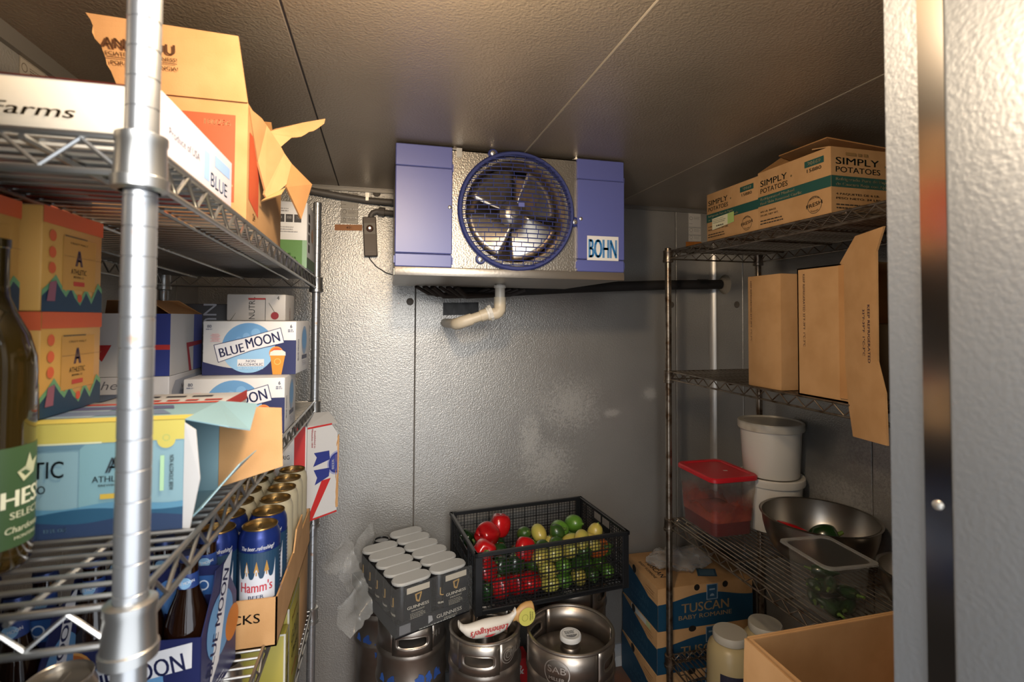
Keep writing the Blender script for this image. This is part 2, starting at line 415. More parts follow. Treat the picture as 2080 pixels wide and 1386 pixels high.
G().lathe([(fr, 0), (fr-.004, .012), (fr-.006, .08), (fr+.002, .085)], 48, M=Matrix.Translation((cx, EY, cz)) @ Matrix.Rotation(R(-90), 4, 'X')).obj('shroud', mat('shroud_metal', '9A8976', .35, .7), ev)
G().box((ex0+.01, 1.80, ez0), (ex1-.01, 1.84, ez1-.01)).obj('coil', mat('coil_fins', 'A58C70', .5, .5, .9, 500), ev, 0)
# blue end covers, three creased zones each
def cover(x0, x1):
    g = G(); y = EY-.012
    for a, b, dy in ((1.757, 1.797, .0), (1.7985, 2.066, -.003), (2.0675, 2.136, 0)):
        g.cbox((x0, y+dy, a), (x1, EY+.03, b), .0025)
    g.box((x0-.003, EY-.006, 1.768), (x0, EY+.02, 1.790)).box((x1, EY-.006, 1.768), (x1+.004, EY+.02, 1.79)).box((x1, EY-.006, 2.06), (x1+.004, EY+.02, 2.083))
    return g.obj('end_cover', BLUEP, ev)
cv1 = cover(ex0-.004, .213); cv2 = cover(.631, ex1+.004)
p = Print(cv2, face((.664, EY-.015, 1.795), (1,0,0), (0,0,1)), 'logo_sticker')
p.rect(0, 0, .114, .082, 'D9D4CC').text('BOHN', .057, .009, .064, '1F6FA8', w=.104, bold=.05).done('white sticker with tall blue letters')
def screw(par, x, y, z, r=.006):
    return G().lathe([(r, 0), (r, .0015), (r*.7, .003), (r*.25, .0034), (r*.25, .002), (0, .002)], 14, M=Matrix.Translation((x, y, z)) @ Matrix.Rotation(R(90), 4, 'X')).obj('screw', SCREW, par)
screw(cv1, .205, EY-.015, 1.945); screw(cv2, .642, EY-.015, 1.932)
for x in (.245, .612): screw(ev, x, EY-.001, 1.758 if x < .4 else 1.757, .005)
# drip pan
PAN = mat('pan_metal', '9B9388', .35, .75, .15, 120)
g = G(); g.cbox((ex0-.006, EY-.014, 1.729), (ex1+.004, EY+.004, 1.757), .004, 0, 2)
g.add([(ex0-.006, EY-.012, 1.731), (ex1+.004, EY-.012, 1.731), (ex1-.06, 2.0, 1.722), (ex0+.0, 2.0, 1.722), (ex0-.006, EY-.012, 1.75), (ex1+.004, EY-.012, 1.75), (ex1-.06, 2.0, 1.75), (ex0, 2.0, 1.75)],
      [(3,2,1,0), (0,1,5,4), (1,2,6,5), (2,3,7,6), (3,0,4,7)])
g.obj('drip_pan', PAN, ev)
for x in (.228, .640):
    g = G(); g.box((x-.022, EY-.002, ez1), (x+.012, EY+.04, ez1+.003)).box((x-.002, EY-.004, ez1-.022), (x+.016, EY-.001, ez1+.006))
    g.tube([(x-.004, EY+.012, ez1-.004), (x-.004, EY+.012, ZC)], .006, 8).tube([(x-.004, EY+.012, ez1+.002), (x-.004, EY+.012, ez1+.008)], .011, 6)
    g.obj('hanger_bracket', SCREW, ev)
# fan
fan = G(); fy = EY+.05
fan.lathe([(.048, -.028), (.048, .012), (.036, .02), (.03, .024), (.014, .026), (.014, .036), (0, .037)], 24, M=Matrix.Translation((cx, fy, cz)) @ Matrix.Rotation(R(90), 4, 'X'))
fan = fan.obj('fan_hub', mat('hub_metal', '8F877C', .3, .85), ev)
BL = mat('fan_blade_metal', 'B7AEA0', .27, .9, .03, 20)
for b in range(4):
    a0 = R(35) + b*PI/2
    def fn(u, v):
        r = .036 + .118*v; a = a0 + (u-.5)*R(84)*(1-.12*v); tw = (.5-u)*.05*(1-.25*v)
        return (cx + r*math.cos(a), fy + tw, cz + r*math.sin(a))
    o = G().grid(fn, 10, 6).obj('blade', BL, fan)
    md = o.modifiers.new('thick', 'SOLIDIFY'); md.thickness = .0018
# domed guard: ring, horizontal bars with staggered ties
GR = .190
def dome(x, z): 
    q = min(1, (x*x+z*z)/(GR*GR)); return EY - .012 - .046*(1-q)**.7
guard = G().lathe([(GR+.004, 0), (GR+.005, .012), (GR, .019), (GR-.008, .018), (GR-.012, .008), (GR-.012, 0)], 64, M=Matrix.Translation((cx, EY, cz)) @ Matrix.Rotation(R(90), 4, 'X'))
for a in (114, 233, -7):
    x, z = cx+(GR+.008)*math.cos(R(a)), cz+(GR+.008)*math.sin(R(a))
    guard.lathe([(.0165, 0), (.0165, .008), (.014, .010), (0, .010)], 18, M=Matrix.Translation((x, EY, z)) @ Matrix.Rotation(R(90), 4, 'X'))
guard = guard.obj('fan_guard', mat('guard_blue', '2C3468', .38), ev)
for a in (114, 233, -7): screw(guard, cx+(GR+.010)*math.cos(R(a)), EY-.010, cz+(GR+.010)*math.sin(R(a)), .0085)
nb = 26; dz = 2*GR/(nb+1)
for i in range(nb):
    z = -GR + dz*(i+1); hw = math.sqrt(GR*GR - z*z)
    g = G(); pts = [(cx+hw*t, dome(hw*t, z), cz+z) for t in [k/8-1 for k in range(17)]]
    g.tube(pts, .0018, 5)
    x = -hw + ((i % 3)*.013 + .02)
    while x < hw-.006 and i < nb-1:
        z2 = z+dz
        if x*x+z2*z2 < GR*GR: g.tube([(cx+x, dome(x, z), cz+z), (cx+x, dome(x, z2), cz+z2)], .0014, 5)
        x += .034 + .012*((i*7) % 3)/2
    g.obj('bar', MATS['guard_blue'], guard)
G().cbox((cx-.009, dome(0, 0)-.002, cz+.004), (cx+.011, dome(0, 0)+.002, cz+.018), .001).obj('badge', BLUEP, guard)
# drain pipe of cream pvc
dx, dyy = .428, 1.85
t = thing('drain_pipe', 'cream plastic drain pipe elbowing down below the cooling unit', 'pipe', (0, 0, 0))
G().tube([(dx, dyy, 1.735), (dx, dyy, 1.676)], .0188, 16).obj('pipe', mat('pvc_grey', 'BDB5A8', .4), t)
G().lathe([(.0222, 0), (.0222, .01), (.016, .012)], 18, (dx, dyy, 1.712), cap0=True).obj('collar', WHITEP, t)
arc = [(dx, dyy, 1.678), (dx, dyy, 1.655), (dx, dyy, 1.64)] + [(dx-.022*(1-math.cos(q)), dyy-.004, 1.64-.024*math.sin(q)) for q in (.4, .8, 1.2, 1.57)] + [(dx-.045, dyy, 1.612)]
G().tube(arc, [.0222]*8, 16).obj('elbow', PVC, t)
u = Vector((-.145, .01, -.048)).normalized(); a = Vector((dx-.03, dyy, 1.621))
G().tube([a, a+u*.012], .031, 10).tube([a+u*.012, a+u*.02], .026, 16).obj('union_nut', WHITEP, t)
G().tube([a+u*.01, a+u*.045], .0222, 16).obj('coupling', PVC, t)
e = a+u*.1
G().tube([a+u*.04, e], .0188, 16).obj('pipe', PVC, t)
G().tube([a+u*.078, a+u*.105, e+u*.018+Vector((0,.004,0)), e+u*.03+Vector((0,.014,-.001)), e+u*.034+Vector((0,.03,-.001)), e+u*.034+Vector((0,.05,-.001))], [.0222]*6, 16).obj('elbow', PVC, t)
G().tube([e+u*.034+Vector((0,.045,-.001)), (e.x+u.x*.034, YB, e.z+u.z*.034)], .0188, 14).obj('pipe', PVC, t)
# black insulated refrigerant line and hoses under the unit
RUB = mat('black_foam', '1C1714', .75, 0, .15, 60)
t = thing('refrigerant_line', 'black foam insulated pipe running along the back wall to the right corner', 'pipe')
g = G(); g.tube([(.30, 2.14, 1.71), (.5, 2.15, 1.715), (.8, 2.155, 1.735), (1.05, 2.155, 1.748), (1.3, 2.155, 1.76), (1.59, 2.14, 1.768)], .0225, 12).obj('insulation', RUB, t)
G().tube([(1.47, 2.148, 1.766), (1.52, 2.146, 1.767)], .0245, 12).obj('joint_sleeve', mat('black_tape', '121214', .3), t)
G().lathe([(.048, 0), (.04, .006), (.034, .016), (.026, .022), (.022, .022)], 20, M=Matrix.Translation((XR, 2.14, 1.768)) @ Matrix.Rotation(R(-90), 4, 'Y')).obj('foam_seal', mat('foam_seal', '8D8271', .9, 0, .8, 90), t)
g = G()
for i in range(6):
    x0 = .13+.03*i; g.tube([(x0, 1.98, 1.72), (x0+.05, 2.02, 1.695-.004*(i % 3)), (x0+.14, 2.05, 1.69+.003*(i % 2)), (x0+.24, 2.06, 1.70), (x0+.3, 2.05, 1.722)], .007+.002*(i % 3), 8)
tag(g.obj('hose_bundle', mat('hose_dark', '241C18', .5)), 'tangle of dark hoses behind the drip pan edge', 'hoses')
# conduit and thermostat
CON = mat('conduit_grey', '6C655D', .5, .1)
t = thing('conduit', 'grey flexible conduit crossing the wall above the stickers', 'conduit')
g = G(); pts = [(-.36, YB-.03, 2.125), (-.26, YB-.026, 2.112), (-.16, YB-.022, 2.10), (-.06, YB-.02, 2.09), (.05, YB-.03, 2.085), (.06, YB-.05, 2.085)]
fine_pts = []; rr = []
for i in range(len(pts)-1):
    for k in range(14):
        q = Vector(pts[i]).lerp(Vector(pts[i+1]), k/14); fine_pts.append(q); rr.append(.0135 if k % 2 else .0148)
g.tube(fine_pts, rr, 12).obj('tube', CON, t)
G().box((-.066, YB-.037, 2.086), (-.054, YB, 2.108)).box((-.068, YB-.004, 2.1), (-.052, YB, 2.133)).obj('strap', SCREW, t, 0)
t = thing('thermostat', 'narrow brown grey thermostat box with round knob beside the cooling unit', 'thermostat', (-.046, YB, 1.937), rot=(0, R(-3), 0))
G().cbox((-.027, -.034, -.082), (.027, -.002, .082), .003).obj('case', mat('thermostat_case', '5A4F45', .5, .3), t)
p = Print(t, face((-.027, -.034, -.082), (1,0,0), (0,0,1)), 'face_plate')
p.rect(.005, .092, .049, .138, '8E8475').rect(.012, .019, .042, .0195, '8E8475'); p.done()
G().lathe([(.015, 0), (.013, .009), (.006, .012), (0, .012)], 18, M=Matrix.Translation((0, -.034, .033)) @ Matrix.Rotation(R(90), 4, 'X')).obj('knob', mat('knob_brown', '5B3A2A', .4), t)
G().lathe([(.005, 0), (.005, .004), (0, .004)], 12, M=Matrix.Translation((0, -.045, .033)) @ Matrix.Rotation(R(90), 4, 'X')).obj('knob_cap', SCREW, t)
t2 = thing('conduit_elbow', 'short grey conduit elbow joining thermostat to cooling unit', 'conduit')
G().tube([(-.045, YB-.02, 2.015), (-.044, YB-.02, 2.028), (-.036, YB-.02, 2.04), (-.022, YB-.021, 2.045), (.0, YB-.024, 2.044), (.06, YB-.04, 2.036)], .0115, 12).obj('tube', CON, t2)
G().tube([(-.012, YB-.022, 2.045), (.012, YB-.026, 2.043)], .0185, 10).obj('coupling', CON, t2)
tag(G().tube([(-.05, YB-.012, 1.856), (-.046, YB-.006, 1.845), (-.02, YB-.006, 1.815), (.02, YB-.008, 1.79), (.05, YB-.01, 1.781), (.07, YB-.02, 1.78)], .0018, 6).obj('sensor_wire', RUB), 'thin black wire drooping from the thermostat to the unit', 'wire')

# ------------------------------------------------------------------ wire shelving
def post_mesh(h, m, r=.0127):
    prof = [(0, .0), (.014, 0), (.014, .02), (.006, .022), (.006, .03), (r, .031)]; z = .05
    while z < h-.01:
        prof += [(r, z-.0008), (r-.0007, z-.0003), (r-.0007, z+.0003), (r, z+.0008)]; z += .0254
    prof += [(r, h-.002), (r-.002, h), (0, h)]
    return G().lathe(prof, 20).mesh('post', m)
COLLAR = G().lathe([(.0155, -.046), (.021, -.044), (.0215, -.035), (.0198, -.034), (.0185, -.006), (.0195, -.004), (.0195, .002), (.0145, .004), (.013, .004)], 20)
def rack(name, label, x0, x1, y0, y1, h, shelves, along, m, tilt=0):
    """along: axis the mat wires run; tilt: rise per metre in y"""
    t = thing(name, label, 'shelving rack', (0, 0, 0))
    pm = post_mesh(h, POSTM if m is CHROME else m); cm = COLLAR.mesh('collar', m)
    for x in (x0, x1):
        for y in (y0, y1): put('post', pm, t, (x, y, 0))
    L, D = y1-y0, x1-x0; rim = .0032
    g = G()
    def truss(a, b):
        a = Vector(a); b = Vector(b); d = (b-a); n = max(2, round(d.length/.031))
        q = d.normalized()*.016; a2, b2 = a+q, b-q
        g.tube([a2, b2], rim, 8); g.tube([a2+Vector((0,0,-.031)), b2+Vector((0,0,-.031))], rim, 8)
        pts = []
        for i in range(n+1): pts.append(a2 + (b2-a2)*(i/n) + Vector((0, 0, -.003 if i % 2 else -.028)))
        g.tube(pts, .0023, 6)
    P = [(0,0,0), (D,0,0), (D,L,0), (0,L,0)]
    for i in range(4): truss(P[i], P[(i+1) % 4])
    for q in (.2, .5, .8) if along == 'x' else (.12, .31, .5, .69, .88):
        if along == 'x': g.tube([(D*q, 0, -.0055), (D*q, L, -.0055)], .003, 6)
        else: g.tube([(0, L*q, -.0055), (D, L*q, -.0055)], .003, 6)
    fm = g.mesh('shelf', m)
    if along == 'x': wm = G().tube([(0, 0, 0), (D, 0, 0)], .0023, 6).mesh('wire', m); n = int(L/.0245); offs = [(0, .02+i*(L-.04)/n, 0) for i in range(n+1)]
    else: wm = G().tube([(0, 0, 0), (0, L, 0)], .0023, 6).mesh('wire', m); n = int(D/.0225); offs = [(.014+i*(D-.028)/n, 0, 0) for i in range(n+1)]
    for z in shelves:
        s = put('shelf', fm, t, (x0, y0, z), (math.atan(tilt), 0, 0))
        for o in offs: put('wire', wm, s, o)
        for px, py in ((0, 0), (D, 0), (D, L), (0, L)): put('collar', cm, s, (px, py, 0))
    return t
ZL = {1: 1.752, 2: 1.360, 3: 1.012, 4: .715}; TL = -.022
def zl(n, y): return ZL[n] + TL*(y-.50) + .0028
rack('wire_shelving_rack', 'chrome wire shelving rack along the left wall with drink cartons', -.628, -.2, .50, 1.735, 1.968, [ZL[k] for k in (1, 2, 3, 4)], 'x', CHROME, TL)
ZR = {1: 1.874, 2: 1.388, 3: .798, 4: .262}
def zr(n): return ZR[n] + .0028
rr_ = rack('wire_shelving_rack', 'tarnished wire shelving rack along the right wall with steel bowls', 1.128, 1.558, .66, 1.85, 1.888, [ZR[k] for k in (1, 2, 3, 4)], 'y', CHROME_OLD)

# ------------------------------------------------------------------ generic cartons
def carton(name, label, cat, loc, dims, m, rz=0, group=None, c=.003, rot=None):
    w, d, h = dims; t = thing(name, label, cat, loc, rz, group, rot)
    G().cbox((0, 0, 0), (w, d, h), c, 0, 2).obj('carton_body', m, t)
    return t, F(w, d, h)
def open_box(t, w, d, h, m_out, m_in, th=.004):
    """four thin walls and a floor, outside and inside faces in different board colours"""
    g = G()
    for a, b in (((0,0,0), (w,th,h)), ((0,d-th,0), (w,d,h)), ((0,th,0), (th,d-th,h)), ((w-th,th,0), (w,d-th,h))): g.box(a, b)
    g.box((th,th,0), (w-th,d-th,th))
    g.box((th+.0002, th, th), (th+.0006, d-th, h-.001), 1).box((w-th-.0006, th, th), (w-th-.0002, d-th, h-.001), 1).box((th, th+.0002, th), (w-th, th+.0006, h-.001), 1).box((th, d-th-.0006, th), (w-th, d-th-.0002, h-.001), 1).box((th, th, th+.0002), (w-th, d-th, th+.0006), 1)
    return g.obj('carton_body', [m_out, m_in], t, 0)

# ================================================================== RIGHT RACK
# potato cartons on the top shelf: the printed faces look at the aisle (-X) and at the door (-Y)
DKB = '2E2A22'; GRN = '1F4A42'
def potato_side(t, fc, w, h, spanish, tail=False):
    p = Print(t, fc)
    p.rect(0, h*.40, w, h*.57, GRN)
    p.text('SIMPLY', w*.04, h*.745, h*.105, '2B3A30', 'l', w=w*.40).text('POTATOES', w*.04, h*.625, h*.085, '2B3A30', 'l', w=w*.41)
    p.disc(w*.50, h*.76, h*.018, '6B5A3A')
    a, b = (('Refrigerado Pure de Papas', 'de Cascara Roja con Ajo Asado') if spanish else ('Refrigerated Mashed', 'Red Skin Roasted Garlic'))
    p.text(a, w*.04, h*.50, h*.045, 'CDB98E', 'l', w=w*.5).text(b, w*.04, h*.425, h*.045, 'CDB98E', 'l', w=w*.6)
    if not tail:
        p.rect(w*.68, h*.80, w*.92, h*.90, GRN).text('20169', w*.80, h*.825, h*.055, 'CDB98E', w=w*.16).text('15880', w*.80, h*.715, h*.055, '3C382C', w=w*.18)
        p.ring(w*.80, h*.19, h*.135, h*.008, '3C382C').text('FRESH', w*.80, h*.165, h*.06, '3C382C', w=w*.2, rot=.12)
        p.text('MADE FROM', w*.80, h*.265, h*.022, '3C382C', bow=h*.025).text('POTATOES', w*.80, h*.095, h*.02, '3C382C', bow=-h*.015)
    p.text('4/6 LB. BAGS' if not spanish else '4 PAQUETES DE 6 LB.', w*.04, h*.285, h*.03, DKB, 'l', w=w*.24 if not spanish else w*.4)
    p.text('24 LBS. NET WT.' if not spanish else 'PESO NETO: 24 LBS.', w*.04, h*.22, h*.03, DKB, 'l', w=w*.28 if not spanish else w*.42)
    fine(p, w*.04, h*.13, w*.36, 2, h*.018, h*.05, DKB, 5)
    return p
t, f = carton('potato_carton', 'closed potato carton farthest along the right rack top shelf', 'box', (1.137, 1.345, zr(1)), (.34, .262, .172), KRAFT)
p = potato_side(t, f['left'], .262, .172, True)
p.poly([(.035, .038), (.15, .048), (.15, .083), (.035, .078)], 'CFC9A8').poly([(.118, .046), (.15, .048), (.15, .083), (.118, .081)], 'A3B86C')
fine(p, .04, .072, .07, 3, .002, .006, '8B8670', 3); fine(p, .06, .047, .05, 1, .004, .006, '3A3A30', 4); p.done()
t = thing('potato_carton', 'open topped potato carton nearest the door on the right rack top shelf', 'box', (1.132, 1.075, zr(1)))
w, d, h = .36, .266, .176
open_box(t, w, d, h, KRAFT, KRAFT_IN); f = F(w, d, h)
potato_side(t, f['left'], d, h, False).done(); p = potato_side(t, f['front'], w, h, True, True); fine(p, .045, h*.88, .09, 1, h*.045, .01, '8A6A40', 8); p.done()
G().plate([(.0, d, h), (.36, d, h), (.36, d+.02, h+.07), (.12, d-.01, h+.082), ], .003).obj('flap', KRAFT_IN, t, 0)
G().plate([(w, .0, h), (w, d, h), (.06, d-.02, h+.055), (.02, .03, h+.035)], .003).obj('flap', KRAFT_IN, t, 0)
G().plate([(.0, .004, h), (w, .004, h), (w, .09, h+.016), (.01, .07, h+.014)], .003).obj('flap', KRAFT, t, 0)

# two cartons marked KEEP REFRIGERATED on the middle shelf
PUR = '3F2A3A'
t, f = carton('refrigerated_carton', 'plain cardboard carton at the far side of the middle right shelf', 'box', (1.138, 1.26, zr(2)), (.36, .138, .345), KRAFT, c=.002)
p = Print(t, f['left']); p.text('KEEP REFRIGERATED 33°F-39°F  1°C-3°C', .012, .33, .006, PUR, 'l', rot=-PI/2, w=.19); p.done()
t = thing('refrigerated_carton', 'opened cardboard carton with a flap hanging out over the middle right shelf', 'box', (1.136, .99, zr(2)))
w, d, h = .38, .205, .352; th = .004
g = G()
for a, b in (((0, .0, 0), (th, d, h)), ((w-th, 0, 0), (w, d, h)), ((0, d-th, 0), (w, d, h)), ((0, 0, 0), (w, d, th)), ((0, 0, h-th), (w, d, h))): g.box(a, b)
g.obj('carton_body', KRAFT, t, 0)
p = Print(t, face((0, d, 0), (0,-1,0), (0,0,1))); p.text('KEEP REFRIGERATED 33°F-39°F  1°C-3°C', .02, .335, .007, PUR, 'l', rot=-PI/2, w=.2); p.done()
dd = Vector((-.35, -.94, 0)).normalized()
hinge = Vector((1.14, 1.057, 0)) - Vector((1.136, .99, zr(2)))
def fl(s, z, b=0): return hinge + dd*s + Vector((-b, 0, z))
pts = [fl(-.068, 1.745-.0), fl(0, 1.745), fl(.071, 1.803), fl(.183, 1.807), fl(.154, 1.756), fl(.152, 1.506), fl(.179, 1.438), fl(.183, 1.325), fl(.05, 1.315), fl(.032, 1.385), fl(.012, 1.54), fl(0, 1.6)]
o = G().plate(pts[1:], .0045).obj('flap', KRAFT, t, 0)
nn = dd.cross(Vector((0,0,1))).normalized()
p = Print(o, face(hinge + Vector((0, 0, 1.3)) - nn*(-.0025 if nn.x < 0 else .0025), dd, (0,0,1)), 'lettering')
p.text('KEEP REFRIGERATED', .118, .335, .0095, PUR, 'l', rot=-PI/2, w=.135).text('33°F-39°F  1°C-3°C', .098, .325, .0085, PUR, 'l', rot=-PI/2, w=.11)
p.done()
G().plate([(.0, .0, h-th), (.0, .0, .01), (-.004, .066, .01), (-.004, .066, h-th)], .003).obj('inner_flap', KRAFT_IN, t, 0)
G().cbox((.06, .03, th), (.30, .18, .2), .01, 0, 2).obj('inner_pack', mat('pack_tan', '9A7A52', .8), t)

# --- lower shelf: sauce container, two tubs, two bowls, clear pan
CLEAR = clear('clear_poly', 'F0EEEA', .05)
CLEARD = clear('clear_poly_edge', 'E6E4E0', .25)
REDP = mat('red_plastic', 'C5202A', .38, 0, .02, 200)
def rrect(w, d, r, n=5):
    o = []
    for cx_, cy_, a0 in ((w/2-r, d/2-r, 0), (-w/2+r, d/2-r, 90), (-w/2+r, -d/2+r, 180), (w/2-r, -d/2+r, 270)):
        for k in range(n+1):
            a = R(a0 + 90*k/n); o.append((cx_ + r*math.cos(a), cy_ + r*math.sin(a)))
    return o
def loft(rings, mi=0, capb=True, capt=False):
    g = G(); n = len(rings[0][0]); vs = []
    for pts, z in rings: vs += [(x, y, z) for x, y in pts]
    fs = [(i*n+k, i*n+(k+1) % n, (i+1)*n+(k+1) % n, (i+1)*n+k) for i in range(len(rings)-1) for k in range(n)]
    if capb: fs.append(list(range(n))[::-1])
    if capt: fs.append([(len(rings)-1)*n+k for k in range(n)])
    return g.add(vs, fs, mi)
t = thing('sauce_container', 'clear square container of red sauce with a red lid', 'food container', (1.272, 1.748, zr(3)))
loft([(rrect(.172, .212, .025), 0), (rrect(.176, .216, .025), .004), (rrect(.184, .224, .025), .13), (rrect(.19, .23, .025), .155), (rrect(.192, .232, .025), .205)]).obj('tub', CLEAR, t)
loft([(rrect(.166, .206, .024), .002), (rrect(.170, .210, .024), .05), (rrect(.172, .212, .024), .064)], capt=True).obj('sauce', mat('dark_red_sauce', '6A1210', .25, 0, .1, 60), t)
SM = mat('sauce_smear', 'B04A30', .4, 0, 0, 1, '8C2A1C', 30); nt = SM.node_tree
nz = nt.nodes.new('ShaderNodeTexNoise'); nz.inputs['Scale'].default_value = 14; nz.inputs['Detail'].default_value = 6
tc = nt.nodes.new('ShaderNodeTexCoord'); sx = nt.nodes.new('ShaderNodeSeparateXYZ'); nt.links.new(tc.outputs['Object'], sx.inputs[0]); nt.links.new(tc.outputs['Object'], nz.inputs['Vector'])
mr = nt.nodes.new('ShaderNodeMapRange'); mr.inputs[1].default_value = .06; mr.inputs[2].default_value = .16; mr.inputs[3].default_value = .85; mr.inputs[4].default_value = -.1
nt.links.new(sx.outputs[2], mr.inputs[0]); ad = nt.nodes.new('ShaderNodeMath'); ad.operation = 'MULTIPLY_ADD'; ad.inputs[1].default_value = 1.4; ad.use_clamp = True
nt.links.new(nz.outputs[0], ad.inputs[0]); sb = nt.nodes.new('ShaderNodeMath'); sb.operation = 'SUBTRACT'; sb.inputs[1].default_value = .62; nt.links.new(mr.outputs[0], sb.inputs[0]); nt.links.new(sb.outputs[0], ad.inputs[2])
nt.links.new(ad.outputs[0], nt.nodes['Principled BSDF'].inputs['Alpha'])
loft([(rrect(.1725, .2125, .024), .05), (rrect(.180, .220, .024), .13), (rrect(.183, .223, .024), .16)], capb=False).obj('sauce_smear', SM, t)
loft([(rrect(.196, .236, .027), .200), (rrect(.206, .246, .03), .203), (rrect(.206, .246, .03), .214), (rrect(.198, .238, .028), .219), (rrect(.17, .21, .024), .2185), (rrect(.165, .205, .024), .215)], capb=True, capt=True).obj('lid', REDP, t)
Print(t, face((0, 0, .2155), (1,0,0), (0,1,0)), 'sticker_scrap').poly([(.012, -.03), (.028, -.034), (.03, -.024), (.014, -.02)], 'D8D0C8').done()

def tub(name, label, loc, h, lid_m):
    t = thing(name, label, 'tub', loc)
    G().lathe([(0, .004), (.092, .003), (.098, 0), (.1, .004), (.110, h-.012), (.107, h-.012), (.104, h-.02)], 40).obj('bucket', WHITEP, t)
    G().lathe([(.108, h-.030), (.117, h-.030), (.119, h-.026), (.119, h-.004), (.116, h), (.111, h), (.109, h-.006), (0, h-.006)], 40).obj('lid', lid_m, t)
    return t
LIDM = mat('tub_lid', 'CFC7B6', .35, 0, .02, 50, 'A89B80', 7, .58, .72)
tub('plastic_tub', 'white plastic tub standing on the wire shelf under a second tub', (1.483, 1.70, zr(3)), .198, WHITEP)
tub('plastic_tub', 'white plastic tub stacked on top of the other tub', (1.481, 1.698, zr(3)+.199), .205, LIDM)
def bowl(name, label, loc, r, h):
    t = thing(name, label, 'bowl', loc); rb = r*.45
    prof = [(0, .002), (rb, .0), (rb+.012, .004)] + [(rb + (r-rb)*math.sin(q)**.9, h*(1-math.cos(q))) for q in [R(a) for a in (25, 38, 50, 62, 74, 84, 90)]]
    prof[-1] = (r, h-.003)
    prof += [(r+.006, h-.004), (r+.008, h-.0005), (r+.004, h+.001), (r-.002, h-.003)]
    prof += [(max(0, q[0]-.0022), q[1]+.0018) for q in prof[-5:1:-1]] + [(rb, .003), (0, .004)]
    G().lathe(prof, 56).obj('bowl_shell', STEEL, t); return t
bowl('steel_bowl', 'large stainless steel bowl holding peppers on the lower right shelf', (1.424, 1.418, zr(3)), .172, .146)
bowl('steel_bowl', 'smaller stainless steel bowl half hidden by the door jamb', (1.462, 1.088, zr(3)), .118, .11)
t = thing('clear_pan', 'clear plastic food pan of jalapenos in front of the steel bowl', 'food pan', (1.218, 1.186, zr(3)), R(-4))
loft([(rrect(.118, .14, .022), 0), (rrect(.122, .144, .022), .003), (rrect(.140, .162, .024), .142), (rrect(.142, .164, .024), .149)]).obj('pan', CLEAR, t)
loft([(rrect(.142, .164, .024), .148), (rrect(.146, .168, .024), .151), (rrect(.166, .19, .02), .151), (rrect(.168, .192, .02), .147)], capb=False).obj('rim', CLEARD, t)

# --- produce builders
def veg_mat(n, c, c2, r=.3): return mat(n, c, r, 0, .04, 40, c2, 9, coat=.3)
REDPEP = veg_mat('pepper_red', 'B01417', '8F0E12', .22); GRNPEP = veg_mat('pepper_green', '2F5A1C', '1F4014', .28); ORPEP = veg_mat('pepper_orange', 'C8692A', 'B4531E', .3)
DKPEP = veg_mat('pepper_dark', '1C3A1A', '12280F', .22); LIME = veg_mat('lime_skin', '58822A', '3F6A1E', .35); LEMON = veg_mat('lemon_skin', 'B5A04A', 'A6A24A', .42); STEM = mat('green_stem', '55702E', .6)
LIMED = veg_mat('lime_skin_dark', '35541F', '2A4519', .35)
def pepper_mesh(seed, R0=.04, H=.085, lobes=4):
    rnd = random.Random(seed); ph = rnd.uniform(0, 6); g = G(); N = 28; K = 16
    def fn(u, v):
        a = 2*PI*u; q = PI*v; b = math.sin(q)**.62
        lob = 1 + .11*math.cos(lobes*a+ph)*(.4+.6*v) + .04*math.sin(2*a+ph*2)
        r = R0*b*lob*(1.08-.28*(1-v)*0-.22*(1-v) if v < .5 else .97+.0*(v-.5))
        z = H/2*math.cos(q)
        if v > .8: z -= .012*((v-.8)/.2)**2*(-1) - .004*math.cos(lobes*a+ph)*(v-.8)*5
        if v > .75: z = -z if False else z
        if v < .14: z -= .010*(1-v/.14)
        return (r*math.cos(a), r*math.sin(a), z)
    return g.grid(fn, N, K)
def lemon_mesh(r, l, nip=.006):
    prof = []
    for i in range(13):
        q = PI*i/12; prof.append((max(1e-4, r*math.sin(q)**.9), -l*math.cos(q)))
    prof[0] = (.0005, -l-nip); prof[1] = (r*.22, -l*.97); prof[-1] = (.0005, l+nip); prof[-2] = (r*.22, l*.97)
    return G().lathe(prof, 18)
def chili(t, seed, L, r, m, bend=.2):
    rnd = random.Random(seed); pts = []; rs = []
    for i in range(9):
        s = i/8; pts.append((L*(s-.5), bend*L*(s-.5)**2*2, 0)); rs.append(r*max(.12, math.sin(PI*min(1, .22+s*.83))**.7 if s < .95 else .15))
    G().tube(pts, rs, 12).obj('flesh', m, t); s0 = Vector(pts[0]); G().tube([s0, s0+Vector((-.008, .001, .002)), s0+Vector((-.018, .004, .003))], [r*.35, r*.2, r*.2], 8).obj('stem', STEM, t)
PEPS = {}
def pepper(label, loc, rot, m, seed=1, s=1, group=None, cat='bell pepper', name='bell_pepper'):
    t = thing(name, label, cat, loc, 0, group, rot); k = (m.name, seed % 4, s)
    if k not in PEPS:
        PEPS[k] = (pepper_mesh(seed % 4, .040*s, .086*s, 3 + seed % 2).mesh('flesh', m, 60), G().tube([(0, 0, .03*s), (.001, 0, .040*s), (.004, .002, .052*s)], [.011*s, .006*s, .005*s], 10).mesh('stem', STEM))
    put('flesh', PEPS[k][0], t); put('stem', PEPS[k][1], t); return t
zs = zr(3)
pepper('green bell pepper lying in the large steel bowl', (1.452, 1.42, zs+.066), (R(60), R(20), R(40)), DKPEP, 2, 1.12)
t = thing('red_pepper', 'long red pepper lying in the large steel bowl', 'pepper', (1.372, 1.462, zs+.082), 0, None, (0, R(8), R(-42))); chili(t, 3, .115, .019, REDPEP)
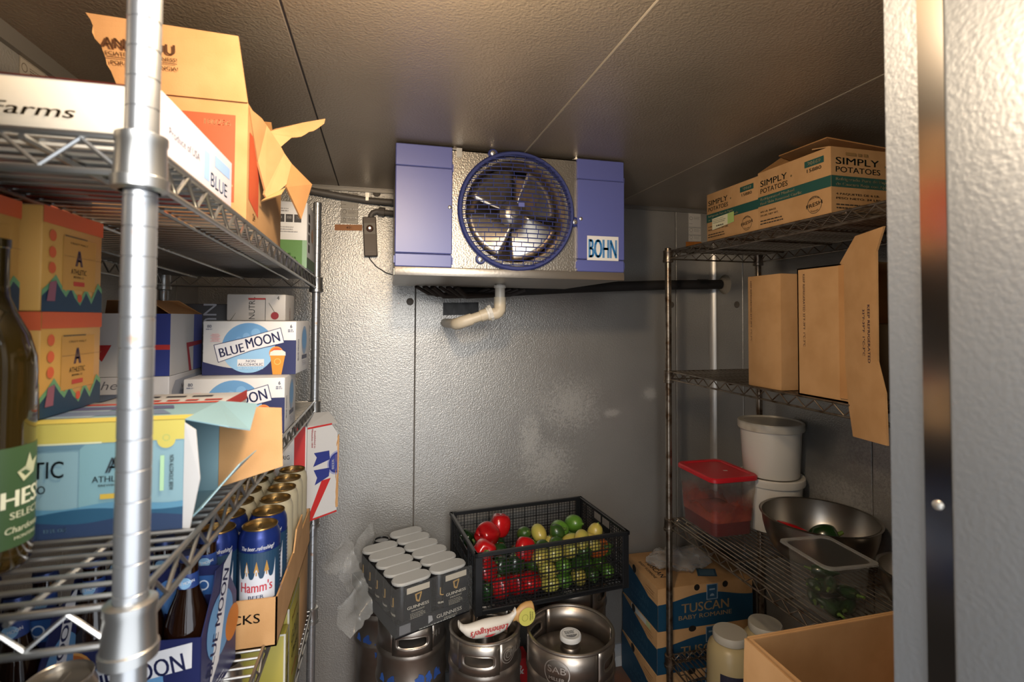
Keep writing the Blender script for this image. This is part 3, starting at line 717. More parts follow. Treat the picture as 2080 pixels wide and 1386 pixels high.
t = thing('green_pepper', 'slim green pepper under the red one in the steel bowl', 'pepper', (1.352, 1.452, zs+.066), 0, None, (0, R(6), R(-30))); chili(t, 5, .10, .017, DKPEP)
pepper('small orange red pepper peeking behind the green one in the steel bowl', (1.505, 1.365, zs+.05), (R(80), 0, R(10)), ORPEP, 1, .8)
rnd = random.Random(4)
for i, (x, y, z, a) in enumerate([(.0, -.03, .02, 10), (-.02, .03, .02, 60), (.035, .02, .022, -50), (-.035, -.035, .022, 95), (.03, -.045, .022, 30), (.0, .0, .05, -20), (-.03, .02, .052, 70), (.03, .03, .05, 5), (.02, -.035, .054, 110), (-.02, -.03, .08, 45), (.015, .02, .08, -35)]):
    t = thing('jalapeno', 'dark green jalapeno heaped in the clear food pan', 'jalapeno', (1.218+x, 1.186+y, zs+z+.002), 0, 'jalapenos in the clear pan', (0, R(rnd.uniform(-10, 10)), R(a)))
    chili(t, i, .07, .0165, DKPEP, .12)

# --- gallon jars on the bottom shelf
CREAMJ = mat('mayonnaise', 'C0AC7E', .35)
def jar(label, loc):
    t = thing('gallon_jar', label, 'jar', loc)
    G().lathe([(0, .002), (.07, .001), (.077, .006), (.078, .012), (.078, .13), (.077, .165), (.072, .185), (.06, .2), (.05, .206), (.05, .216)], 36).obj('jar_body', CREAMJ, t)
    prof = [(.049, .208), (.0565, .208), (.0575, .211), (.0575, .231), (.055, .235), (0, .2355)]
    G().lathe(prof, 36).obj('lid', mat('jar_lid', 'C9C2B2', .45), t)
    p = Print(t, cyl(.078, R(-118), (0, 0), 0), 'jar_label'); p.rect(-.045, .03, .06, .125, '2A2838', 10)
    p.ring(.012, .085, .016, .003, '8C6FA0'); fine(p, -.03, .055, .06, 2, .004, .010, '9A93A8', 6); p.disc(.012, .085, .007, '8C6FA0'); p.done(); return t
jar('cream gallon jar with white lid nearest the rack front post', (1.205, 1.585, zr(4)))
jar('cream gallon jar with white lid half hidden behind the open cardboard box', (1.365, 1.60, zr(4)))

# --- lettuce boxes stacked behind the rack
TEAL = '123F58'
for i in range(3):
    h = .17; z = h*i
    lab = ['bottom baby romaine box resting on the floor', 'middle baby romaine box, partly hidden by cream jar', 'topmost baby romaine box with plastic bag on top'][i]
    t, f = carton('lettuce_box', lab, 'box', (1.085+.004*i, 1.878, z+.001), (.44, .315, h-.001), KRAFT, R(-1.2), 'baby romaine boxes')
    w, d = .44, .315
    wave = lambda u: h*.62 + h*.13*math.cos(u/w*2*PI*1.0+PI) + .0
    for key, L in (('front', w), ('left', d)):
        p = Print(t, f[key]); us = [L*k/20 for k in range(21)]
        top = (lambda L: lambda u: h*(.62 + .17*math.sin(PI*u/L)**2))(L) if key == 'front' else (lambda L: lambda u: h*(.60 + .38*max(0, (.75-u/L)/.75)**.8) )(L)
        p.strip(us, .0, top, TEAL)
        if key == 'front':
            p.text('TUSCAN', w*.49, h*.36, h*.22, 'A9895E', w=w*.50).text('BABY ROMAINE', w*.49, h*.2, h*.105, 'A9895E', w=w*.56)
            p.rect(w*.5, h*.60, w*.62, h*.97, '7C8C98').rect(w*.51, h*.62, w*.61, h*.95, '1E4560').disc(w*.56, h*.68, h*.06, '7C8C98', n=16, a0=0, a1=PI).rect(w*.53, h*.82, w*.59, h*.86, '7C8C98')
            p.disc(w*.40, h*.93, .013, '1A1612').disc(w*.70, h*.93, .013, '1A1612') if i == 2 else p.disc(w*.36, h*.97, .017, '1A1612', ry=.012)
        else:
            p.text('TUSCAN', L*.5, h*.33, h*.18, '33566C', w=L*.5).text('ROMAINE', L*.52, h*.16, h*.1, '33566C', w=L*.5)
            fine(p, L*.68, h*.82, L*.24, 3, .003, .011, '8A6238', i)
            p.disc(L*.36, h*.93, .017, '1A1612')
        p.done()
    if i == 2:
        p = Print(t, f['top']); p.text('TUSCAN', .06, d*.5, .026, '3B4650', rot=-PI/2, w=.15).text('BABY ROMAINE', .032, d*.5, .014, '4B4A48', rot=-PI/2, w=.15)
        p.poly([(.22, .06), (.30, .04), (.33, .10), (.25, .12)], '2A4A60').poly([(.235, .066), (.295, .05), (.318, .095), (.255, .111)], '4C6B7C'); p.done()
    if i == 1:
        Print(t, f['left'], 'paper_label').rect(.09, h*.86, .26, h*1.0, 'C8C8C0').rect(.225, h*.86, .26, h*1.0, 'B5BF8A').done()
def crumple(fn, nu, nv, amp, sc, seed):
    g = G(); off = Vector((seed*3.1, seed*1.7, seed*.9))
    def f2(u, v):
        p = Vector(fn(u, v)); return p + noise.noise_vector(p*sc+off)*amp + noise.noise_vector(p*sc*3+off)*amp*.4
    return g.grid(f2, nu, nv)
FILM = clear('clear_film', 'FAFAFA', .05, .1)
FILMW = clear('clear_film_white', 'EEEEEE', .2, .15)
g = crumple(lambda u, v: (1.30+.15*math.cos(2*PI*u)*math.sin(PI*v)*(1+.2*math.sin(6*u)), 2.03+.085*math.sin(2*PI*u)*math.sin(PI*v), .545-.032*math.cos(PI*v)), 44, 22, .022, 26, 3)
o = tag(g.obj('plastic_bag', FILMW, None, 60), 'crumpled clear plastic bag lying on the top romaine box', 'plastic bag')
# --- open cardboard box in the foreground, on a second carton
t, f = carton('shipping_carton', 'plain closed carton hidden under the open foreground box', 'box', (.72, .45, 0), (.37, .40, .584), KRAFT)
t = thing('open_cardboard_box', 'large open cardboard box in the lower right foreground', 'box', (.694, .44, .585))
w, d, h = .40, .418, .40
open_box(t, w, d, h, KRAFT, KRAFT, .005)
G().plate([(-.006, .02, h-.01), (-.022, .03, h-.17), (-.022, d-.01, h-.17), (-.006, d+.002, h)], .004).obj('flap', KRAFT, t, 0)
G().plate([(0, d+.003, h), (w, d+.003, h+.0), (w, d+.02, h-.15), (0, d+.02, h-.15)], .004).obj('flap', KRAFT, t, 0)

# ================================================================== CENTRE: kegs, crate, stout pack
def slotted_ring(r, z0, z1, holes, m):
    g = G(); holes = sorted(holes); N = 40
    A = R(34); zc = (z0+z1)/2 - .004; hb = (z1-z0)/2
    def P(t, z): return (r*math.cos(t), r*math.sin(t), z)
    used = []
    for th in holes:
        vs = []
        for i in range(N):
            q = 2*PI*i/N + .0001; c, s = math.cos(q), math.sin(q)
            k = 1/max(abs(c), abs(s)); ex = abs(c)**.5*(1 if c > 0 else -1); ez = abs(s)**.5*(1 if s > 0 else -1)
            a_in = R(25); b_in = .0175
            zz = max(z0, min(z1, (z0+z1)/2 + k*s*hb))
            inn = P(th + ex*a_in, zc + ez*b_in); out = P(th + k*c*A, zz)
            mid = P(th + (ex*a_in*1.12), zc + ez*b_in*1.25)
            vs += [inn, mid, out]
        fs = []
        for i in range(N):
            j = (i+1) % N
            fs += [(3*i, 3*i+1, 3*j+1, 3*j), (3*i+1, 3*i+2, 3*j+2, 3*j+1)]
        g.add(vs, [f[::-1] for f in fs]); used.append(th)
    for i, th in enumerate(used):
        a = th + A; b = used[(i+1) % len(used)] - A
        while b < a: b += 2*PI
        n = max(2, int((b-a)/R(6)))
        g.grid(lambda u, v: P(a+(b-a)*u, z0+(z1-z0)*v), n, 1)
    return g
def keg(label, x, y, r, h, hole, cap=None, marks=None, scr=None):
    t = thing('beer_keg', label, 'keg', (x, y, 0), 0, 'steel kegs on the floor'); zt = h
    prof = [(0, .03), (r*.7, .03), (r-.006, .012), (r-.004, 0), (r, .002), (r, .05), (r-.006, .075), (r-.006, .1), (r-.001, .13), (r-.001, h*.30), (r+.0035, h*.32), (r+.0035, h*.335), (r-.001, h*.355), (r-.001, h*.62), (r+.0035, h*.64), (r+.0035, h*.655), (r-.001, h*.675), (r-.001, zt-.125), (r+.003, zt-.112), (r+.003, zt-.104), (r-.004, zt-.092), (r-.014, zt-.088), (r*.78, zt-.078), (r*.4, zt-.070), (.034, zt-.068), (0, zt-.068)]
    G().lathe(prof, 56).obj('barrel', KEGM, t)
    o = slotted_ring(r-.003, zt-.1, zt-.008, [hole, hole+PI], KEGM).obj('chime', KEGM, t)
    md = o.modifiers.new('wall', 'SOLIDIFY'); md.thickness = .0035; md.offset = -1
    n = 56
    G().tube([((r-.004)*math.cos(2*PI*i/n), (r-.004)*math.sin(2*PI*i/n), zt-.0055) for i in range(n)], .0055, 10, closed=True).obj('top_lip', KEGM, t)
    for hh in (hole, hole+PI):
        pts = []
        for i in range(36):
            q = 2*PI*i/36; c, s = math.cos(q), math.sin(q)
            a = hh + abs(c)**.5*(1 if c > 0 else -1)*R(25); z = zt-.054-.004 + abs(s)**.5*(1 if s > 0 else -1)*.0175
            pts.append(((r-.0025)*math.cos(a), (r-.0025)*math.sin(a), z))
        G().tube(pts, .0038, 6, closed=True).obj('handle_rim', KEGM, t)
    G().lathe([(.034, zt-.072), (.032, zt-.06), (.0285, zt-.056), (.0285, zt-.032), (.03, zt-.03), (.026, zt-.028), (0, zt-.034)], 28).obj('neck', KEGM, t)
    if cap:
        G().lathe([(.0335, zt-.038), (.035, zt-.036), (.035, zt-.024), (.033, zt-.021), (.029, zt-.0215), (.0, zt-.0215)], 30).obj('keg_cap', mat('cap_white', 'D2D0CC', .4), t)
        p = Print(t, face((0, 0, zt-.0212), (1,0,0), (0,1,0)), 'cap_label'); p.ring(0, 0, .028, .001, '7B7B7B')
        p.disc(0, 0, .021, '6F6F70', a0=R(200), a1=R(340)).text(cap, 0, -.014, .007, 'E0E0E0', w=.026); fine(p, -.018, .012, .036, 4, .0022, .005, '5A5A5A', 2); p.done()
    if marks:
        ang, words = marks; p = Print(t, cyl(r-.001, ang, (0, 0), 0), 'embossing', .0012)
        for s, u, z, sz in words: p.text(s, u, z, sz, KEGD)
        p.done()
    if scr: scr(t, r)
    return t
HK = .594
def blue_marks(t, r):
    rnd = random.Random(3); p = Print(t, cyl(r-.001, R(-95), (0, 0), 0), 'paper_scraps', .0012)
    for k in range(6):
        u = -.1 + .04*k + rnd.uniform(-.012, .012); z = .395 + rnd.uniform(-.02, .02); a = rnd.uniform(.02, .034)
        p.poly([(u+a*rnd.uniform(.45, 1)*math.cos(q*PI/7)*.8, z+a*rnd.uniform(.4, 1.2)*math.sin(q*PI/7)) for q in range(14)], rnd.choice(['2A4A8C', '2E559C', '24407A']))
    p.done()
def ring_marks(t, r):
    p = Print(t, cyl(r-.003, R(-62), (0, 0), 0), 'embossed_rings', .0012)
    for q in (.026, .018, .010): p.ring(0, HK-.05, q, .0025, KEGD)
    p.done()
def oval_mark(t, r):
    p = Print(t, cyl(r-.001, R(-128), (0, 0), 0), 'embossed_badge', .0012)
    p.ring(0, HK-.062, .041, .003, KEGD).text('SAB', 0, HK-.062, .02, KEGD, w=.058, bold=.0).text('MILLER', 0, HK-.084, .010, KEGD, w=.05); p.done()
    p = Print(t, face((.02, .02, HK-.0735), (1, .1, 0), (-.1, 1, 0)), 'paper_slip', .0014); p.poly([(.01, -.012), (.036, -.02), (.042, -.008), (.02, .002)], 'C9C5BC').poly([(-.01, -.095), (.022, -.09), (.015, -.079), (-.002, -.082)], 'C9C5BC'); p.done()
keg('steel keg under the black stout pack, blue paper scraps on its side', .117, 1.842, .1175, HK, R(-92), None, (R(-55), [('1541', 0, HK-.06, .022)]), blue_marks)
keg('steel keg in the middle holding the white beer tap handle', .346, 1.689, .1175, HK, R(-112), None, (R(-45), [('MILLER', .01, HK-.055, .018)]), ring_marks)
keg('wide steel keg with a white cap, in front of the black crate', .611, 1.596, .1415, HK, R(140), 'cold', None, oval_mark)
keg('steel keg behind at far left below the shrink wrapped stout', .034, 2.085, .1175, HK, R(-60), None, None, blue_marks)
keg('steel keg under the right end of the black crate', .747, 1.955, .1415, HK, R(-40), None, None, None)
t, f = carton('red_carton', 'red carton wedged low between the middle and wide kegs', 'box', (.475, 1.84, 0), (.07, .07, .35), mat('red_print', '9C1E20', .5), R(4))
Print(t, f['front']).text('&', .035, .295, .035, 'D8CFC8').done()

# black mesh crate
t = thing('mesh_crate', 'black plastic mesh crate of vegetables sitting on the kegs', 'crate', (.322, 1.722, .5955), R(4.8))
CW, CD, CH = .585, .388, .21
def lattice(L, H, n, mrow, face_, gap=None):
    g = G()
    def bar(u0, v0, u1, v1, t_):
        vs = []
        for h in (0, t_):
            vs += [face_(u0, v0, h), face_(u1, v0, h), face_(u1, v1, h), face_(u0, v1, h)]
        g.add(vs, [(0,3,2,1), (4,5,6,7), (0,1,5,4), (1,2,6,5), (2,3,7,6), (3,0,4,7)])
    for i in range(1, n):
        w_ = .003 if i % 4 == 0 else .0012; u = L*i/n
        if gap and gap[0] < u < gap[1]: bar(u-w_/2, 0, u+w_/2, H-.062, .003 if i % 4 else .005); continue
        bar(u-w_/2, 0, u+w_/2, H, .003 if i % 4 else .005)
    for i in range(0, mrow+1):
        w_ = .0028 if i % 4 == 0 else .0012; v = H*i/mrow
        if gap and v > H-.06: bar(0, v-w_/2, gap[0], v+w_/2, .003); bar(gap[1], v-w_/2, L, v+w_/2, .003); continue
        bar(0, v-w_/2, L, v+w_/2, .003 if i % 4 else .006)
    if gap:
        a, b = gap; bar(a, H-.06, b, H-.035, .003); bar(a, H-.062, a+.004, H, .004); bar(b-.004, H-.062, b, H, .004); bar((a+b)/2-.003, H-.035, (a+b)/2+.003, H, .004)
    return g
lattice(CW, CH-.02, 44, 16, face((0, .004, .01), (1,0,0), (0,0,1))).obj('side_wall', BLACKP, t, 0)
lattice(CW, CH-.02, 44, 16, face((CW, CD-.004, .01), (-1,0,0), (0,0,1))).obj('side_wall', BLACKP, t, 0)
lattice(CD, CH-.02, 28, 16, face((.004, CD, .01), (0,-1,0), (0,0,1)), (CD*.32, CD*.68)).obj('side_wall', BLACKP, t, 0)
lattice(CD, CH-.02, 28, 16, face((CW-.004, 0, .01), (0,1,0), (0,0,1)), (CD*.32, CD*.68)).obj('side_wall', BLACKP, t, 0)
lattice(CW, CD, 36, 24, face((0, 0, .003), (1,0,0), (0,1,0))).obj('crate_floor', BLACKP, t, 0)
g = G(); e = .007
for a, b in (((-e, -e, CH-.014), (CW+e, .006, CH)), ((-e, CD-.006, CH-.014), (CW+e, CD+e, CH)), ((-e, -e, CH-.014), (.006, CD+e, CH)), ((CW-.006, -e, CH-.014), (CW+e, CD+e, CH))): g.cbox(a, b, .002)
g.obj('rim', BLACKP, t)
g = G()
for a, b in (((-.002, -.002, 0), (CW+.002, .006, .018)), ((-.002, CD-.006, 0), (CW+.002, CD+.002, .018)), ((-.002, -.002, 0), (.006, CD, .018)), ((CW-.006, 0, 0), (CW+.002, CD, .018))): g.cbox(a, b, .002)
g.obj('bottom_rail', BLACKP, t)
for x in (0, CW):
    for y in (0, CD):
        sx_, sy_ = (1 if x == 0 else -1), (1 if y == 0 else -1)
        g = G(); g.cbox((min(x-.004*sx_, x+.022*sx_), min(y-.004*sy_, y+.004*sy_), 0), (max(x-.004*sx_, x+.022*sx_), max(y-.004*sy_, y+.004*sy_), CH), .0015).cbox((min(x-.004*sx_, x+.004*sx_), min(y, y+.022*sy_), 0), (max(x-.004*sx_, x+.004*sx_), max(y, y+.022*sy_), CH), .0015)
        g.obj('corner_post', BLACKP, t)
CM = Matrix.Translation((.322, 1.722, .5955)) @ Matrix.Rotation(R(4.8), 4, 'Z')
def cw(u, w, z): return tuple(CM @ Vector((u, w, z)))
rnd = random.Random(11)
def rr3(): return (R(rnd.uniform(0, 360)), R(rnd.uniform(0, 360)), R(rnd.uniform(0, 360)))
CITRUS = {}
def citrus(kind, label, loc, rot, s=1, group=None):
    m, nm, r, l = {'lime': (LIME, 'lime', .026, .030), 'dlime': (LIMED, 'lime', .026, .030), 'lemon': (LEMON, 'lemon', .028, .036)}[kind]
    t = thing(nm, label, nm, loc, 0, group, rot)
    if kind not in CITRUS: CITRUS[kind] = (lemon_mesh(r, l).mesh('rind', m, 60), G().lathe([(0, 0), (.004, 0), (.003, .0015), (0, .002)], 8, (0, 0, l+.004)).mesh('stem_end', STEM))
    put('rind', CITRUS[kind][0], t); put('stem_end', CITRUS[kind][1], t); t.scale = (s, s, s); return t
RG, GG, LG, MG = 'red bell peppers in the crate', 'green peppers in the crate', 'lemons in the crate', 'limes in the crate'
LR = 'glossy red bell pepper heaped in the left half of the black crate'
LGn = 'dark green bell pepper in the left half of the black crate'
LL = 'yellow lemon piled in the middle of the black crate'
LM = 'green lime piled toward the right of the black crate'
def where(s, u, w_, z):
    return '%s, %s of the %s row, %s of the black crate' % (s, 'bottom' if z < .08 else 'middle' if z < .14 else 'top', 'front' if w_ < .075 else 'second' if w_ < .13 else 'third' if w_ < .21 else 'rear', 'left end' if u < .08 else 'left part' if u < .14 else 'left half' if u < .19 else 'left centre' if u < .26 else 'centre' if u < .32 else 'right centre' if u < .38 else 'right half' if u < .44 else 'right part' if u < .5 else 'right end')
# bottom layer: red left, citrus right
for i, (u, w_, z, k) in enumerate([(.05, .06, .052, 'g'), (.105, .055, .058, 'r'), (.165, .06, .056, 'r'), (.215, .055, .054, 'r'), (.05, .15, .055, 'r'), (.13, .15, .05, 'r'), (.05, .25, .05, 'g'), (.14, .25, .05, 'g'), (.06, .33, .05, 'r'), (.15, .335, .05, 'r'),
     (.05, .055, .125, 'r'), (.115, .07, .122, 'g'), (.165, .068, .122, 'g'), (.06, .14, .128, 'r'), (.13, .16, .125, 'g'), (.2, .14, .122, 'g'), (.085, .24, .12, 'g'), (.15, .25, .12, 'g'), (.05, .33, .12, 'g')]):
    pepper(where('glossy red bell pepper' if k == 'r' else 'dark green bell pepper', u, w_, z), cw(u, w_, z), rr3(), REDPEP if k == 'r' else DKPEP, i, .95 if k == 'r' else .85, RG if k == 'r' else GG)
pepper('big red bell pepper on top at the back left of the black crate', cw(.095, .19, .185), (R(40), R(100), R(70)), REDPEP, 1, 1.12)
pepper('large red bell pepper resting against the left front rim of the crate', cw(.05, .08, .178), (R(70), R(-30), R(10)), REDPEP, 3, 1.05)
pepper('upright red bell pepper with deep lobes on top of the crate heap', cw(.165, .26, .185), (R(170), R(10), 0), REDPEP, 2, 1.08)
pepper('red pepper top showing just over the crate front rim centre', cw(.2, .075, .165), (R(150), R(20), 0), REDPEP, 0, 1.0)
pepper('orange bell pepper at the right end of the black crate', cw(.505, .085, .125), (R(70), R(20), R(30)), ORPEP, 1, .98)
pepper('light green bell pepper on top at the back right of the crate', cw(.40, .21, .155), (R(60), R(30), 0), LIME, 2, .95)
for i, (u, w_, z, k) in enumerate([(.285, .04, .045, 'lemon'), (.275, .04, .10, 'lemon'), (.345, .045, .045, 'lime'), (.405, .045, .048, 'lemon'), (.40, .045, .10, 'dlime'), (.34, .042, .10, 'lime'), (.46, .045, .05, 'dlime'), (.525, .05, .05, 'lime'), (.31, .045, .148, 'lemon'), (.25, .042, .148, 'lemon'), (.37, .05, .148, 'lemon'), (.43, .045, .14, 'dlime'), (.29, .1, .045, 'lemon'), (.35, .1, .05, 'lemon'), (.41, .1, .05, 'lime'), (.47, .1, .05, 'lime'), (.53, .11, .05, 'lime'), (.29, .1, .10, 'dlime'), (.35, .1, .105, 'lemon'), (.41, .1, .1, 'lime'), (.46, .045, .165, 'lemon'), (.49, .078, .185, 'lemon'),
     (.28, .1, .15, 'dlime'), (.34, .1, .155, 'dlime'), (.40, .1, .155, 'lemon'), (.42, .05, .18, 'lemon'), (.27, .16, .06, 'lime'), (.34, .16, .06, 'lime'), (.41, .17, .06, 'lemon'), (.48, .17, .06, 'lime'), (.54, .18, .05, 'lime'), (.27, .17, .12, 'lime'), (.34, .17, .12, 'lemon'), (.42, .25, .06, 'lime'), (.50, .25, .06, 'lime'), (.28, .25, .06, 'lime'), (.35, .26, .06, 'lime'), (.51, .17, .11, 'lime'), (.30, .18, .168, 'lemon'), (.245, .2, .165, 'dlime'), (.48, .24, .11, 'lime'), (.55, .11, .10, 'lime'), (.36, .14, .18, 'dlime')]):
    citrus(k, where('yellow lemon' if k == 'lemon' else 'green lime' if k == 'lime' else 'dark green lime', u, w_, z), cw(u, w_, z), rr3(), 1.04, LG if k == 'lemon' else MG)
citrus('lime', 'big green lime on top near the right back corner of crate', cw(.475, .23, .165), (R(80), 0, R(40)), 1.3)

# beer tap handle lying on the middle keg
t = thing('tap_handle', 'white canoe shaped beer tap handle with yellow top lying across the keg', 'tap handle', (.34, 1.62, .594), R(8))
CAN = mat('canoe_white', 'C9C1B4', .4)
g = G()
def canoe(u, v):
    x = -.095 + .19*u; a = 2*PI*v; wd = .028*(math.sin(PI*min(.93, max(.07, u))))**.5; up = .030*abs(2*u-1)**5
    return (x, wd*math.cos(a)*.8, .024 + up + wd*1.05*math.sin(a)*(1 if math.sin(a) < 0 else .9))
g.grid(canoe, 28, 18).obj('canoe_body', CAN, t, 60)
p = Print(t, face((0, -.0206, .024), (-1, 0, 0), (0, -.25, -1)), 'lettering', .001); 
p = Print(t, lambda a, b, h: Vector((-a, -.0228-h-.0015*(1-(a/.09)**2)+9*b*b*.5, .026-b)), 'lettering', .0008)
p.text("Leinenkugel's", 0, -.009, .019, 'A8232A', w=.125, shear=.35, bold=.02); p.poly([(-.02, .012), (.02, .013), (.01, .017), (-.005, .019)], 'A8232A'); p.done()
M_ = Matrix.Translation((.092, .0, .04)) @ Matrix.Rotation(R(90), 4, 'Y') @ Matrix.Scale(1.4, 4)
G().lathe([(0, -.005), (.012, -.004), (.012, .004), (.022, .016), (.026, .03), (.025, .044), (.021, .047), (0, .047)], 28, M=M_ @ Matrix.Scale(.55, 4, (0, 1, 0))).obj('top_badge', mat('badge_wood', 'B58A52', .5), t)
p = Print(t, face((.129, -.0208, .04), (1, 0, 0), (0, 0, 1)), 'badge_print', .0006); p.disc(-.001, 0, .029, 'B9B255', n=24).ring(-.008, -.002, .011, .002, '8C8B3A').text('SUMMER', .008, 0, .0055, '3B3F1E', rot=-PI/2, w=.03, bold=.02).text('SHANDY', .016, 0, .005, '3B3F1E', rot=-PI/2, w=.026, bold=.02); p.done()

# shrink wrapped stout pack on the left kegs
SX, SY, SA = .056, 1.66, 21.6
t = thing('stout_multipack', 'torn shrink wrapped tray of black stout cans on the left keg', 'beer multipack', (SX, SY, .5955), R(SA))
PW, PD = .268, .405
BLK = mat('stout_black', '17181B', .32, 0); CRM = '97907F'; GOLD = mat('gold_print', '9A7A44', .4, .5)
g = G()
for a, b in (((0, 0, 0), (PW, .0025, .045)), ((0, PD-.0025, 0), (PW, PD, .045)), ((0, 0, 0), (.0025, PD, .045)), ((PW-.0025, 0, 0), (PW, PD, .045)), ((0, 0, 0), (PW, PD, .002))): g.box(a, b)
tr = g.obj('tray', BLK, t, 0)
p = Print(tr, face((0, 0, 0), (1,0,0), (0,0,1)), 'lettering'); p.text('GUINNESS', PW*.71, .018, .012, 'B9B4A8', w=.095).text('DRAUGHT', PW*.73, .008, .006, 'A39C8C', w=.05).poly([(PW*.42, .012), (PW*.48, .018), (PW*.47, .034), (PW*.42, .038)], '8C8C8C').rect(.012, .008, .05, .037, '5D5D60')
fine(p, PW*.3, .004, .14, 1, .003, .004, '8A8A84', 6); p.done()
can = G().lathe([(.024, .002), (.0305, .006), (.033, .014), (.033, .135), (.031, .146), (.0275, .153), (.0275, .156), (.026, .156), (.025, .152), (0, .152)], 20)
canm = can.mesh('can', mat('stout_can', '1B1A1A', .25, .3))
harp = G(); prh = Print(None, cyl(.033, R(-90)), 'x', .0005); prh.text('GUINNESS', 0, .06, .006, 'C9C2B0', w=.036); 
prh.strip([-.012+.024*i/10 for i in range(11)], lambda u: .085+.012*(u/.012)**2*.3, lambda u: .088+.014*(u/.012)**2*.5, '9A7A44'); prh.strip([-.012, -.009], .088, .112, '9A7A44'); prh.strip([.006, .012], lambda u: .09, lambda u: .116, '9A7A44')
for q in range(-3, 4): pass
harpm = prh.g.mesh('can_print', prh.mats, 0)
for r_ in range(6):
    for c_ in range(4):
        if r_ == 5 and c_ == 0: continue
        o = put('can', canm, t, (.034+c_*.0667, .034+r_*.0672, .002))
        if r_ == 0 or c_ == 0: put('can_print', harpm, o, (0, 0, 0), (0, 0, 0 if r_ == 0 and c_ in (1, 2) else R(-90) if c_ == 0 else 0))
SL = mat('sleeve_grey', 'A09F9B', .4, 0, .05, 60)
def stadium(w_, d_, n=8):
    o = []; r_ = d_/2
    for k in range(n+1): a = R(-90+180*k/n); o.append((w_/2-r_+r_*math.cos(a), r_*math.sin(a)))
    for k in range(n+1): a = R(90+180*k/n); o.append((-w_/2+r_+r_*math.cos(a), r_*math.sin(a)))
    return o
stm = loft([(stadium(.132, .064), 0), (stadium(.134, .066), .004), (stadium(.126, .058), .0085)], capt=True).mesh('carrier_top', SL)
for r_ in range(6):
    for c_ in range(2):
        if r_ == 5 and c_ == 0: continue
        put('carrier_top', stm, t, (.0675+c_*.1334, .034+r_*.0672, .155))
        if r_ == 0:
            x0 = .005+c_*.1334+(.025 if c_ == 0 else .03); o = G().cbox((x0, -.0006, .046), (x0+.092, .003, .150), .001).obj('front_card', BLK, t, 0)
            p = Print(o, face((x0, -.0006, 0), (1,0,0), (0,0,1)), 'card_print'); p.rect(.006, .128, .086, .147, 'A89F8E')
            p.text('GUINNESS', .046, .079, .0095, 'C9C2B2', w=.076).text('DRAUGHT', .046, .069, .005, 'B0A898', w=.045)
            p.poly([(.034, .122), (.058, .125), (.058, .121), (.04, .118), (.042, .104), (.05, .097), (.046, .094), (.038, .1)], '9A7A44').poly([(.054, .122), (.059, .122), (.05, .094), (.046, .096)], '9A7A44')
            fine(p, .018, .062, .055, 4, .002, .0045, '8C8678', 4); p.done()
# the stretched clear film: a skin over the front and left side, and the torn ruffled edge at the left
g = crumple(lambda u, v: (-.007 if u < .5 else -.007+(u-.5)*2*(PW+.012), PD*(1-u*2)*.98 if u < .5 else -.0075, .01+.15*v), 40, 10, .0022, 30, 5)
g.obj('film', FILM, t, 60)
def ruffle(u, v):
    s = -.25 + 1.5*u; z = .19 - .21*abs(s-.4)**1.2*(1 if s < .4 else .9)
    ox = -.02 - .075*v*(1 + .3*math.sin(9*u)); oy = PD*(.98 - .62*u)
    zz = .03 + .16*(1-u)**.6*(1-.3*v) - .05*u*v
    return (ox + .01*math.sin(25*u)*v, oy + .035*math.sin(17*u)*v, max(-.03, zz))
crumple(ruffle, 46, 14, .012, 24, 9).obj('torn_film', FILMW, t, 60)
crumple(lambda u, v: (-.06+.14*u, PD*(.80+.22*u)-.02*v, .10+.09*u*(1-v)+.03*(1-v)), 24, 12, .012, 26, 12).obj('torn_film', FILMW, t, 60)

